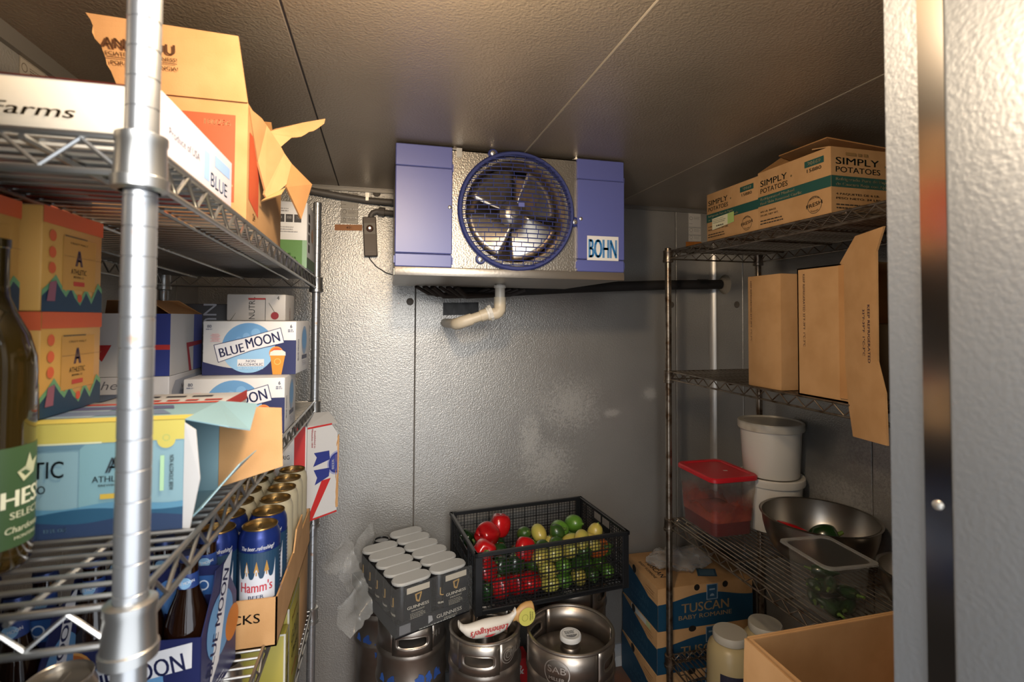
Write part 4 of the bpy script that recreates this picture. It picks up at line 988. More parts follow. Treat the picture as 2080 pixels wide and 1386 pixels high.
# ================================================================== LEFT RACK
NAVY = '1E2450'; BMW = 'CFCFD2'; MOON = '5C8AB4'; MOONL = '86B0D2'
WCARD = mat('white_card', 'BFBEBD', .45, 0, .02, 200); NCARD = mat('navy_card', NAVY, .42)
def bm_face(t, fc, w, h, na=True):
    p = Print(t, fc); us = [w*k/24 for k in range(25)]
    p.strip(us, 0, lambda u: h*(.25-.30*math.sin(min(1, u/w/.42)*PI/2)*.45 if u/w < .42 else .11+.53*min(1, (u/w-.42)/.42)**1.1 + .0), NAVY)
    p.disc(w*.485, h*.5, h*.465, MOON, n=40).disc(w*.485, h*.5, h*.465, MOONL, n=30, a0=R(196), a1=R(364))
    p.disc(w*.46, h*.72, h*.06, '6E98C0').disc(w*.56, h*.78, h*.08, '6F9BC2').disc(w*.38, h*.66, h*.05, '6893BC')
    a = .245; L = w*.74
    def q(x, y): return (w*.5+x*math.cos(a)-y*math.sin(a), h*.54+x*math.sin(a)+y*math.cos(a))
    p.poly([q(-L/2, -h*.17), q(0, -h*.10), q(L/2, -h*.10), q(L/2, h*.20), q(0, h*.17), q(-L/2, h*.17)], NAVY)
    p.poly([q(-L/2+.0015, -h*.158), q(0, -h*.088), q(L/2-.0015, -h*.088), q(L/2-.0015, h*.188), q(0, h*.158), q(-L/2+.0015, h*.158)], BMW)
    c = q(0, -h*.055); x1 = q(-L*.27, -h*.085); x2 = q(L*.2, -h*.045)
    p.text('BLUE', x1[0], x1[1], h*.17, NAVY, w=L*.36, rot=a, bold=.02).text('MOON', x2[0], x2[1], h*.19, NAVY, w=L*.50, rot=a, bold=.02)
    if na:
        p.rect(w*.37, h*.155, w*.655, h*.29, BMW).text('NON', w*.512, h*.232, h*.045, '3A4060', w=w*.10).text('ALCOHOLIC', w*.512, h*.168, h*.05, '3A4060', w=w*.27).text('BELGIAN WHITE', w*.512, h*.105, h*.035, 'C7DBE8', w=w*.27)
    p.disc(w*.785, h*.40, h*.125, 'D9823A', n=26).disc(w*.79, h*.40, h*.10, 'C9542A', n=20, a0=R(20), a1=R(200))
    p.poly([(w*.75, 0), (w*.845, 0), (w*.885, h*.38), (w*.72, h*.38)], 'C8852F').poly([(w*.715, h*.355), (w*.888, h*.355), (w*.885, h*.42), (w*.85, h*.455), (w*.76, h*.455), (w*.722, h*.42)], 'D2CCC2')
    p.ring(w*.80, h*.24, h*.06, h*.012, 'D8B060')
    p.text('80', w*.07, h*.875, h*.055, '565A6C').text('6', w*.945, h*.875, h*.06, '3A3F5A'); fine(p, w*.035, h*.84, w*.07, 1, h*.015, h*.03, '6A6E80', 2); fine(p, w*.91, h*.83, w*.07, 2, h*.014, h*.03, '6A6E80', 3)
    for k in range(6): p.rect(w*(.085+.015*(k % 2)), h*(.62+.026*k), w*(.19-.015*(k % 2)), h*(.632+.026*k), 'D0A0A0')
    return p
def bm_side(t, fc, d, h):
    p = Print(t, fc); p.disc(d*.58, h*.62, d*.2, '7C8FA8', ry=h*.28).disc(d*.58, h*.64, d*.15, MOON, ry=h*.2).rect(d*.4, h*.25, d*.78, h*.33, '44485A'); p.text('BLUE MOON', d*.18, h*.45, d*.09, '8A8C9C', rot=PI/2, w=h*.4); fine(p, d*.42, h*.2, d*.3, 3, h*.014, h*.035, '8A8C9C', 3); return p
w, d, h = .2, .132, .1225
t, f = carton('beer_carton', 'lower blue and white beer carton, under the one showing NON ALCOHOLIC fully', 'beer carton', (-.402, 1.222, zl(2, 1.29)), (w, d, h), WCARD, R(-1), 'stacked blue and white beer cartons')
bm_face(t, f['front'], w, h).done(); bm_side(t, f['right'], d, h).done()
t, f = carton('beer_carton', 'upper blue and white beer carton with moon banner below the cherry pack', 'beer carton', (-.388, 1.292, zl(2, 1.29)+h+.0005), (w, d, h), WCARD, R(-5), 'stacked blue and white beer cartons')
bm_face(t, f['front'], w, h).done(); bm_side(t, f['right'], d, h).done()
t, f = carton('cherry_seltzer_pack', 'small grey white four pack with a cherry, on the upper beer carton', 'drink carton', (-.352, 1.335, zl(2, 1.29)+2*h+.001), (.132, .075, .063), mat('grey_card', '9C9894', .5), R(-6))
p = Print(t, f['front']); p.text('NUTRL', .063, .03, .014, '2A2A2C', rot=PI/2, w=.052, bold=0).rect(.048, .05, .087, .054, '8C2A2A').rect(.086, 0, .0872, .052, '2A2A2C').disc(.108, .012, .009, '6E1620').poly([(.107, .02), (.094, .042), (.0945, .043), (.1085, .02)], '4A4A40').text('4', .115, .05, .009, '3A3A3A').poly([(.008, .0), (.02, .018), (.021, .0185), (.01, 0)], '4A4A40'); p.done()
Print(t, f['right']).text('CHERRY', .04, .012, .008, '8A6A60', rot=PI/2, w=.04).done()

# light lager cartons
ULT = mat('silver_card', 'B9B8BA', .4); z0 = zl(2, 1.28)
t, f = carton('lager_carton', 'silver white lager carton, lower of the two behind the post', 'beer carton', (-.62, 1.2, z0), (.2, .19, .132), ULT)
p = Print(t, f['front']); p.text('ULTRA', .10, .055, .042, '1E2450', w=.16, bold=.0).text('Michelob', .09, .107, .017, '6A6A70', w=.11, shear=.35, bold=-.01).poly([(.165, .035), (.2, .035), (.2, .066), (.165, .066), (.175, .05)], 'B5262C'); p.done()
p = Print(t, f['right']); p.poly([(.012, .0), (.19, .01), (.19, .125), (.03, .12), (.012, .1)], '9FA3AE').text('ULTRA', .10, .045, .038, '2A2E3E', w=.13, bold=0).text('Michelob', .10, .092, .018, '4A4A50', w=.08, shear=.35, bold=-.01).ring(.06, .03, .035, .001, '6A6E78'); p.poly([(.178, .06), (.19, .055), (.19, .085), (.178, .08)], 'A0303A'); p.done()
t = thing('lager_carton', 'tall white carton with blue corner stripe and red ribbon, top flap open', 'beer carton', (-.622, 1.2, z0+.1325))
w, d, h = .202, .19, .128
open_box(t, w, d, h, WCARD, KRAFT_IN, .002); f = F(w, d, h)
p = Print(t, f['front']); p.rect(.158, 0, .202, h, '26347C').rect(.15, h*.42, .202, h*.5, 'B8302C').poly([(.055, h*.5), (.098, h*.5), (.082, h*.24)], 'A82626').done()
p = Print(t, f['right']); p.rect(.135, 0, .19, h, '5A63A4').poly([(.09, h*.5), (.19, h*.52), (.19, h*.45), (.105, h*.42), (.125, 0), (.11, 0)], 'A04048').done()
G().plate([(w-.002, 0, h), (w-.002, d, h), (w-.05, d-.02, h+.028), (w-.05, .02, h+.03)], .0015).obj('flap', KRAFT_IN, t, 0)
o = G().plate([(0, d, h), (w, d, h), (w-.03, d-.06, h+.03), (.03, d-.06, h+.03)], .0015).obj('flap', KRAFT_IN, t, 0)

# flat red edged white carton that carries the yellow packs
zc_ = zl(2, .87)
t, f = carton('white_red_carton', 'low white carton with red edge and printed top under the yellow packs', 'beer carton', (-.615, .806, zc_), (.385, .2, .112), WCARD)
p = Print(t, f['top']); p.rect(0, 0, .385, .012, 'B3322C'); 
for k in range(4): fine(p, .23, .025+.042*k, .14, 1, .012, .02, ['A8382E', '3A3638', 'A8382E', '3A3638'][k], k)
p.rect(.02, .03, .16, .1, '8E8A92').rect(.03, .12, .2, .2, '5A6880'); p.done()
Print(t, f['front']).rect(0, .1, .385, .116, 'B3322C').done(); Print(t, f['right']).rect(0, .1, .2, .116, 'B3322C').done()

# yellow non alcoholic six packs
YEL = mat('yellow_card', 'B98D48', .45); ORG = 'BF5530'
def ath_face(t, fc, w, h):
    p = Print(t, fc); p.rect(0, h*.84, w, h, ORG)
    zz = [(0, .20), (.10, .27), (.20, .36), (.28, .27), (.36, .20), (.44, .29), (.5, .20), (.60, .12), (.70, .26), (.80, .14), (.92, .32), (1, .26)]
    p.poly([(0, 0), (w, 0)] + [(w*a, h*b) for a, b in reversed(zz)], '5C8A62').poly([(0, 0), (w, 0)] + [(w*a, h*(b-.055)) for a, b in reversed(zz)], '173348')
    p.rect(w*.30, h*.22, w*.86, h*.76, 'AF8340').rect(w*.32, h*.755, w*.70, h*.77, '5A4A30').text('CRAFT MALT', w*.56, h*.69, h*.02, '4A3E2A', w=w*.3)
    p.text('A', w*.56, h*.47, h*.17, '2C1F3A', w=w*.13, bold=.06).text('ATHLETIC', w*.56, h*.385, h*.055, '3A3430', w=w*.27).text('BREWING CO', w*.56, h*.345, h*.022, '3A3430', w=w*.18)
    p.rect(w*.47, h*.265, w*.66, h*.31, 'A8392C').disc(w*.58, h*.14, h*.042, 'B8492E'); p.rect(w*.3, h*.56, w, h*.563, '6B5534')
    for q in (.73, .57, .42): p.disc(w*.13, h*q, h*.055, ORG, n=16)
    p.poly([(w*.06, h*.1), (w*.18, h*.1), (w*.2, h*.3), (w*.1, h*.28)], '7C4A58')
    return p
zt = zl(2, .72)+.1245+.0015
Y6 = (.2, .128, .121)
t, f = carton('yellow_six_pack', 'yellow six pack in the lower row, standing on the pale blue twelve pack', 'drink carton', (-.57, .69, zt), Y6, YEL, 0, 'yellow mountain six packs')
ath_face(t, f['right'], .128, .121).done()
p = Print(t, f['front']); p.rect(0, .1, .2, .121, ORG); us = [.2*k/20 for k in range(21)]
p.strip(us, 0, lambda u: .036+.008*math.sin(u*45), '5C8A62').strip(us, 0, lambda u: .028+.008*math.sin(u*45), '173348').text('NON ALCOHOLIC BREW', .178, .07, .006, '3A3A3C', rot=-PI/2, w=.055).done()
t, f = carton('yellow_six_pack', 'yellow six pack on the upper row nearest the rack post', 'drink carton', (-.57, .688, zt+.1215), Y6, YEL, 0, 'yellow mountain six packs')
ath_face(t, f['right'], .128, .121).done()
t, f = carton('yellow_six_pack', 'yellow six pack on the upper row at the left frame edge', 'drink carton', (-.586, .552, zt+.1215), Y6, YEL, 0, 'yellow mountain six packs')
ath_face(t, f['right'], .128, .121).done()
t, f = carton('pale_blue_pack', 'pale blue pack at the left frame edge under the yellow six pack', 'drink carton', (-.612, .548, zl(2, .6)), (.2, .112, zt-zl(2, .6)+.121), mat('pale_blue_card', '7898A3', .45))
Print(t, f['right']).rect(0, .2, .112, .235, 'B5AA55').rect(0, 0, .112, .05, '1E4A66').done()

# dark pack standing behind the yellow packs
t, f = carton('dark_seltzer_pack', 'dark slim pack with pale vertical letters behind the yellow packs', 'drink carton', (-.62, 1.40, zl(2, 1.45)), (.3, .11, .29), mat('dark_card', '23242A', .5))
Print(t, f['front']).text('NUTRL', .06, .22, .03, '8A8C94', rot=-PI/2, w=.14, bold=0).text('NUTRL', .2, .22, .03, '8A8C94', rot=-PI/2, w=.14, bold=0).done()

# pale blue twelve pack, right end torn open
BLU = mat('pale_blue_card', '7898A3', .45); yb = .668; zb = zl(2, .72)
t = thing('blue_twelve_pack', 'pale blue twelve pack carton with yellow band and open right end', 'drink carton', (-.625, yb, zb))
w, d, h = .408, .132, .124; th = .0015
g = G()
for a, b in (((0, 0, 0), (w, th, h)), ((0, d-th, 0), (w, d, h)), ((0, 0, 0), (w, d, th)), ((0, 0, h-th), (w, d, h)), ((0, 0, 0), (th, d, h))): g.box(a, b)
g.obj('carton_body', BLU, t, 0); f = F(w, d, h)
G().box((.30, .004, .004), (.302, d-.004, h-.004)).obj('inner_shade_card', mat('shadow_card', '3A2A1E', .9), t, 0)  # added dark sheet stands in for the shade inside the open carton end
p = Print(t, f['front']); us = [w*k/60 for k in range(61)]
p.strip(us, h*.82, h, 'B5AA55').rect(0, h*.815, w*.80, h*.83, 'C3C7A8').rect(w*.63, h*.77, w*.80, h*.815, '57788A')
p.poly([(w*.75, 0), (w*.905, 0), (w*.905, h*.79), (w*.893, h*.81), (w*.762, h*.81), (w*.75, h*.77)], '6E949E')
p.disc(w*.955, h*.82, h*.075, 'B5AA55').ring(w*.955, h*.84, h*.03, h*.006, '8FA060')
p.strip(us, 0, lambda u: h*(.27+.02*math.sin(u*60)), '4F7F9A').strip(us, 0, lambda u: h*(.22+.025*math.sin(u*42+1)), '1E4A66').strip(us, 0, lambda u: h*(.14+.025*math.sin(u*50+2)), '1F3353')
p.text('ATHLETIC', w*.715, h*.53, h*.15, '26313A', 'r', w=w*.21).text('BREWING CO', w*.675, h*.40, h*.07, '26313A', 'r', w=w*.15)
p.text('A', w*.83, h*.55, h*.14, '26313A', w=w*.04, bold=.06).text('ATHLETIC', w*.83, h*.47, h*.055, '26313A', w=w*.10).text('BREWING CO', w*.83, h*.43, h*.02, '26313A', w=w*.07).rect(w*.80, h*.32, w*.86, h*.365, 'B59A3C')
p.rect(w*.942, h*.36, w*.952, h*.68, '9CC09A').text('NON ALCOHOLIC BREW', w*.965, h*.52, h*.035, '2B3A44', rot=-PI/2, w=h*.32); p.text('12 FL OZ', w*.70, h*.06, h*.03, '7FA8B8', w=w*.05); p.done()
p = Print(t, f['top']); p.rect(0, 0, w, d*.22, 'B5AA55').rect(.05, d*.25, .3, d*.9, '7E93A0').poly([(.1, d*.4), (.38, d*.3), (.36, d*.55), (.12, d*.6)], '5B6A84').poly([(.18, d*.65), (.37, d*.6), (.36, d*.8), (.2, d*.85)], '4C4E6E').rect(.0, d*.9, w, d, 'A33A2E'); p.done()
flc = [BLU, KRAFT, mat('yellow_print', 'B5AA55', .45)]
G().plate([(w, 0, h), (w, d, h), (w+.05, d-.01, h-.004), (w+.062, .03, h-.022), (w+.045, .004, h-.012)], .0012).obj('flap', BLU, t, 0)
o = G().plate([(w, 0, 0), (w, 0, h-.004), (w+.012, -.002, h*.9), (w+.018, -.004, h*.45), (w+.008, -.002, 0)], .0012).obj('flap', WCARD, t, 0)
G().plate([(w, d, .004), (w, d, h-.006), (w+.075, d+.03, h*.86), (w+.078, d+.03, .02)], .0012).obj('flap', KRAFT, t, 0)
G().plate([(w, .004, .002), (w, d-.004, .002), (w+.05, d-.01, .055), (w+.05, .035, .06), (w+.018, .004, .02)], .0012).obj('flap', BLU, t, 0)

# white wine bottle at the frame edge
GLASS = mat('olive_glass', '2E240C', .08, 0, 0, trans=.2, coat=.5)
t = thing('wine_bottle', 'olive glass wine bottle with green label at the left frame edge', 'wine bottle', (-.366, .602, zl(2, .6)))
G().lathe([(0, .006), (.02, .004), (.034, 0), (.0368, .004), (.0375, .012), (.0375, .185), (.0365, .2), (.031, .222), (.021, .243), (.0155, .258), (.0145, .27), (.0145, .305), (.0155, .306), (.0155, .314), (.012, .315), (0, .315)], 40).obj('glass', GLASS, t)
G().lathe([(.0378, .022), (.0379, .023), (.0379, .115), (.0378, .116)], 40).obj('wine_label', mat('green_label', '2F4A2C', .55), t)
p = Print(t, cyl(.0379, R(-4)), 'label_print', .0003); p.text('HESS', 0, .060, .016, 'C9CDB8', w=.048, bold=.03).text('SELECT', 0, .049, .0065, 'B5BAA2', w=.034).text('Chardonnay', 0, .036, .006, 'B5BAA2', w=.042, shear=.2).text('MONTEREY', 0, .029, .003, 'B5BAA2', w=.026)
p.poly([(-.006, .082), (.006, .088), (.012, .102), (.004, .098), (.0, .108), (-.004, .096), (-.012, .092)], 'A9AE92'); p.done()

# ---------------- top shelf
zt1 = zl(1, .66)
t, f = carton('white_produce_carton', 'flat white carton with brown script lettering at the top shelf front', 'box', (-.62, .55, zt1), (.413, .245, .066), mat('white_board', 'D6CDBC', .6, 0, .03, 200))
Print(t, f['front']).text('ne Farms', .345, .03, .0115, '6A5A44', 'r', w=.10, shear=.35).done()
p = Print(t, f['right']); p.rect(0, 0, .245, .066, 'A9A7B2').text('Produce of USA', .07, .03, .009, '5C6A8C', w=.09).text('BLUE', .19, .012, .018, '6E8FC0', w=.07).rect(.13, .015, .15, .05, '7E9CC8').rect(.17, .04, .235, .055, '7E9CC8'); p.done()  # full grey rectangle paints the shaded aisle side into the white board; rest is print
Print(t, f['top']).rect(.06, .0, .413, .245, 'B23A2C').done()
Print(t, face((0, .245, 0), (1,0,0), (0,-1,0))).rect(.02, .02, .39, .09, 'B2402C').rect(.1, .045, .3, .052, 'C9B9A0').rect(.13, .06, .27, .066, 'C9B9A0').done()
# tall kraft carton with orange print and torn flaps
zk = zl(1, 1.0); kx, ky = -.424, .902
t = thing('orange_print_carton', 'tall kraft carton with orange print and ragged torn flaps on the top shelf', 'box', (kx, ky, zk))
w, d, h = .212, .29, 1.947-zk
open_box(t, w, d, h, KRAFT, KRAFT_IN)
f = F(w, d, h); ORP = 'B54A2A'
p = Print(t, f['front']); p.rect(.0, .04, w-.018, h-.022, ORP).text('100256', w-.044, h-.04, .009, 'C9A070', w=.038); fine(p, w-.05, .065, .03, 3, .003, .008, 'B08A58', 2); p.done()
p = Print(t, f['right']); p.poly([(.012, .05), (.012, .16), (.08, .16), (.08, .03)], ORP).text('24', .05, .02, .012, '4A3A28'); p.done()
def lw(x, y, z): return Vector((x-kx, y-ky, z-zk))
pts = [lw(-.212, .9, 1.947), lw(-.224, .885, 2.046)] + [lw(-.43, .885, 2.052)] + jag(lw(-.43, .885, 2.052), lw(-.392, .9, 1.947), 12, .0025, 2)[1:] + [lw(-.392, .9, 1.947)]
o = G().plate(pts, .004).obj('flap', KRAFT, t, 0)
nrm = Vector((0, -.99, -.14)); vv = Vector((0, -.15, .99)).normalized()
p = Print(o, face(lw(-.424, .8985, 1.947)+Vector((0, -.003, 0)), (1, 0, 0), vv), 'lettering', .0009)
p.text('ANK YOU', .014, .058, .0155, '4A2E18', 'l', w=.098, bold=.03).text('ECIATE YOUR BUSINESS!', .018, .048, .0055, '4A2E18', 'l', w=.096).rect(.02, .0445, .114, .0455, '4A2E18').text('POR SU PREFERENCIA!', .025, .035, .0055, '4A2E18', 'l', w=.09); p.done()
G().plate([lw(-.236, 1.15, 1.94), lw(-.214, 1.15, 1.935), lw(-.222, 1.13, 2.0), lw(-.248, 1.13, 2.0)], .004).obj('flap', KRAFT_IN, t, 0)
# ragged right flap: front fold, down-turned tip, and the strip sticking out
A = [lw(-.212, .905, 1.94)] + jag(lw(-.205, .96, 1.945), lw(-.172, 1.02, 1.892), 6, .004, 5) + [lw(-.166, 1.02, 1.887), lw(-.172, 1.01, 1.845), lw(-.188, .995, 1.822)] + jag(lw(-.2, .985, 1.812), lw(-.206, .98, 1.83), 3, .003, 8) + [lw(-.211, .965, 1.87)]
G().plate(A, .004).obj('torn_flap', KRAFT, t, 0)
G().plate([lw(-.166, 1.02, 1.887), lw(-.134, 1.06, 1.86), lw(-.152, 1.055, 1.79), lw(-.172, 1.01, 1.84)], .004).obj('torn_flap', KRAFT_IN, t, 0)
G().plate([lw(-.204, .99, 1.93), lw(-.19, 1.0, 1.942), lw(-.15, 1.04, 1.972), lw(-.112, 1.07, 1.995), lw(-.114, 1.07, 1.985)] + jag(lw(-.12, 1.06, 1.975), lw(-.17, 1.01, 1.925), 8, .003, 4) + [lw(-.185, 1.0, 1.905)], .004).obj('torn_flap', KRAFT, t, 0)
G().plate([lw(-.2, .985, 1.812), lw(-.172, 1.01, 1.838), lw(-.178, 1.0, 1.822), lw(-.206, .975, 1.803)], .004).obj('torn_flap', KRAFT_EDGE, t, 0)
# white and green cocktail carton at the far end
t = thing('cocktail_carton', 'white and green drink carton at the far end of the left top shelf', 'drink carton', (-.36, 1.465, zl(1, 1.53)))
w, d, h = .166, .16, .178
G().cbox((0, 0, 0), (w, d, h), .003, 0, 2).obj('carton_body', WCARD, t)
f = F(w, d, h); p = Print(t, f['front']); p.rect(0, 0, w, h*.42, '4E7A3A').rect(w-.012, 0, w, h*.42, '7FA080')
for k in range(4): p.rect(.07+.021*k, .122, .088+.021*k, .143, '1E1A1C').text(['0', '0', '100', '5'][k], .079+.021*k, .131, .008, 'C9C5C2', w=.011 if k == 2 else None)
p.rect(.086, .162, .096, .173, '1E1A1C').text('f', .091, .163, .008, 'C9C5C2'); fine(p, .078, .157, .05, 2, .002, .006, '7A7674', 3); fine(p, .075, .108, .07, 3, .0016, .006, '9A9694', 4)
p.ring(.068, .045, .034, .002, '1F3A1C').text('CANTEEN', .074, .048, .014, '16280F', w=.05, rot=.2).text('VODKA', .125, .024, .006, '1F3A1C', w=.03).text('COCKTAIL', .128, .014, .006, '1F3A1C', w=.035).text('LIME', .112, .034, .005, '2F5A2A', w=.03); p.done()
p = Print(t, f['right']); p.rect(0, 0, d, .03, '3C5A3C')
for k in range(4): p.rect(.02, .045+.028*k, .05, .067+.028*k, '2A2426')
p.disc(.1, .1, .02, 'B08A70').done()

# ---------------- third shelf: stout tray of blue tall cans
z3 = zl(3, 1.25)
TX, TY = -.331, 1.03
t = thing('can_tray', 'open cardboard can tray marked 6 PACKS on the third left shelf', 'box', (TX, TY, z3), R(0))
w, d, hh = .153, .452, .088
g = G()
for a, b in (((0, 0, 0), (w, .003, hh)), ((0, d-.003, 0), (w, d, hh)), ((0, 0, 0), (.003, d, hh)), ((w-.003, 0, 0), (w, d, hh)), ((0, 0, 0), (w, d, .003))): g.box(a, b)
g.obj('tray', KRAFT, t, 0)
G().plate([(w, .18, hh), (w, .30, hh), (w+.002, .285, hh+.045), (w+.001, .21, hh+.04)], .003).obj('flap', KRAFT, t, 0)
Print(t, F(w, d, hh)['front']).text('4/6 PACKS', .062, .046, .017, '2B241C', w=.125, bold=.01).done()
GOLDM = mat('can_gold', '9C8458', .28, .9); HAM = mat('can_blue', '1C2E6E', .28, .45); CREAM = mat('can_cream', 'AFA890', .35, .2); ALUM = mat('can_aluminium', 'A9A39A', .3, .9)
def can_meshes(h, r, mt_):
    b = G().lathe([(r*.7, .002), (r*.86, .001), (r*.96, .008), (r, .016), (r, h-.022), (r*.96, h-.012), (r*.86, h-.004), (r*.855, h)], 30).mesh('can_body', mt_)
    l = G().lathe([(r*.855, h-.001), (r*.87, h+.0012), (r*.85, h+.002), (r*.81, h+.0005), (r*.79, h-.005), (0, h-.0045)], 30).mesh('can_lid', GOLDM if mt_ is not ALUM else ALUM)
    g = G().cbox((-r*.1, -r*.32, h-.0044), (r*.12, r*.45, h-.0024), .0008); tb = g.mesh('pull_tab', mt_ if mt_ is ALUM else GOLDM)
    return b, l, tb
HB = can_meshes(.203, .0362, HAM); CB = can_meshes(.203, .0362, CREAM); AB = can_meshes(.196, .0355, ALUM)
pr_ = Print(None, cyl(.0362, R(-90)), 'can_print', .0004)
def crown(u):
    q = ((u+.034)/.068*4.0) % 1; return .118 + .032*abs(2*q-1)**3
us = [-.034+.068*k/64 for k in range(65)]
pr_.rect(-.105, .045, .105, .165, '14344E', 40); pr_.strip(us, .077, crown, 'B9BCC4')
for k in range(3): c_ = -.017+.017*k; pr_.poly([(c_-.0045, .13), (c_+.0045, .13), (c_, .15)], '9A7434').rect(c_-.001, .124, c_+.001, .131, '9A7434')
pr_.text("Hamm's", 0, .095, .018, 'A52D38', w=.056, bold=.02).text('BEER', 0, .083, .006, '1C2A4E', w=.026)
pr_.text('The beer..refreshing!', 0, .170, .0075, 'B9BCC4', w=.058, shear=.25).text('From the land of', .0, .062, .007, 'B9BCC4', w=.05, shear=.25).text('sky blue waters', .0, .052, .007, 'B9BCC4', w=.05, shear=.25)
fine(pr_, .045, .155, .02, 12, .0018, .007, '8A93B4', 3)
HP = pr_.g.mesh('can_print', pr_.mats, 0)
def can_thing(label, loc, ms, rz=0, group=None, pm=None):
    t = thing('beer_can', label, 'can', loc, rz, group)
    put('can_body', ms[0], t); l = put('can_lid', ms[1], t); put('pull_tab', ms[2], l)
    if pm: put('can_print', pm, t)
    return t
for r_ in range(6):
    for c_ in range(2):
        blue = r_ < 2
        if r_ == 0: lab = 'front %s blue tall can with red lettering, in the 6 PACKS tray' % ('left' if c_ == 0 else 'right')
        elif blue: lab = 'blue tall can second in its column behind the front %s can' % ('left' if c_ == 0 else 'right')
        else: lab = 'cream tall can with gold lid, %s from the front in the tray, %s column' % (['third', 'fourth', 'fifth', 'last'][r_-2], ['left', 'right'][c_])
        can_thing(lab, (TX+.0398+c_*.0734, TY+.042+r_*.0734, z3+.0035), HB if blue else CB, R(8) if c_ == 0 else R(4), 'tall cans in the cardboard tray', HP if blue else None)
crumple(lambda u, v: (TX+.005+.142*u, TY+.15+.27*v, z3+.2075+.004*math.sin(9*u)*math.sin(11*v)), 16, 20, .002, 40, 4)
# red, white and blue carton standing behind the cans, end flap swung into the aisle
zp = zl(3, 1.64)
t, f = carton('white_beer_carton', 'tall white carton with red stripe and blue ribbon flap, behind the cans', 'beer carton', (-.50, 1.60, zp), (.296, .10, .292), WCARD)
Print(t, f['front']).rect(.262, 0, .292, .292, 'B02A2A').text('ORIG', .235, .20, .012, '6A6A72', w=.03).done()
P0, P1 = Vector((.297, -.002, .0)), Vector((.375, .068, .0)); L = (P1-P0).length; dr = (P1-P0)/L
o = G().plate([P0+Vector((0,0,.016)), P1+Vector((0,0,.022)), P1+Vector((0,0,.255))-dr*.0, P1-dr*.02+Vector((0,0,.283)), P0+Vector((0,0,.292))], .0015).obj('end_flap', WCARD, t, 0)
p = Print(o, face(P0+Vector((0,0,.016)), dr, (0,0,1)), 'flap_print', .0012); 
p.poly([(0, 0), (.018, .0), (.082, .108), (.05, .108)], 'B02A2A').rect(0, 0, L, .005, 'B02A2A').rect(0, .268, L*.8, .273, 'B02A2A')
p.disc(L, .15, .036, '8F93B4', n=30, a0=R(90), a1=R(270)).disc(L, .15, .031, '2A3478', n=30, a0=R(90), a1=R(270)).disc(L, .15, .026, '3A4488', n=24, a0=R(90), a1=R(270)).poly([(.078, .165), (.02, .155), (.032, .18), (.022, .195), (.075, .192)], '2A3478').poly([(.078, .14), (.022, .145), (.034, .12), (.026, .10), (.075, .115)], '2A3478')
p.text('BEER', L-.012, .148, .008, 'B9BCC4', rot=PI/2, w=.03).text('Established in', .022, .235, .006, 'A8434A', rot=-PI/2, w=.05, shear=.2).text('Milwaukee 1844', .013, .24, .006, 'A8434A', rot=-PI/2, w=.055, shear=.2); p.done()
G().plate(jag(P1+Vector((0,0,.03))-dr*.004, P1+Vector((0,0,.25))-dr*.004, 14, .004, 3) + [P1+dr*.006+Vector((0,0,.25)), P1+dr*.004+Vector((0,0,.03))], .003).obj('torn_edge', KRAFT, t, 0)
G().plate([P0+Vector((0,0,.292)), P1+Vector((0,0,.285)), P1+Vector((-.03,.06,.31)), P0+Vector((-.02,.09,.315))], .0015).obj('top_flap', WCARD, t, 0)

# bottle six pack carriers near the door
zc3 = zl(3, .93)
AMB = mat('amber_glass', '1E0E06', .06, 0, 0, coat=.6)
bot = G().lathe([(.0, .004), (.022, .002), (.029, .003), (.0305, .01), (.0305, .115), (.0295, .13), (.024, .15), (.0165, .17), (.0138, .185), (.0132, .215), (.0142, .216), (.0142, .226), (0, .227)], 24).mesh('glass', AMB)
btop = G().lathe([(.0145, .218), (.0155, .219), (.0138, .2285), (.0, .2295)], 20).mesh('crown_cap', mat('cap_navy', '2A3A6A', .35, .5))
bl = G().lathe([(.0152, .176), (.0139, .190), (.0136, .2)], 24).mesh('neck_label', mat('neck_label_blue', '27407C', .4))
prn = Print(None, cyl(.0150, R(-85)), 'label_print', .0012); prn.disc(0, .188, .0085, MOONL, n=16).text('BLUE MOON', 0, .186, .0045, 'D0D3DA', w=.026, rot=.2, bold=.02); NP = prn.g.mesh('label_print', prn.mats, 0)
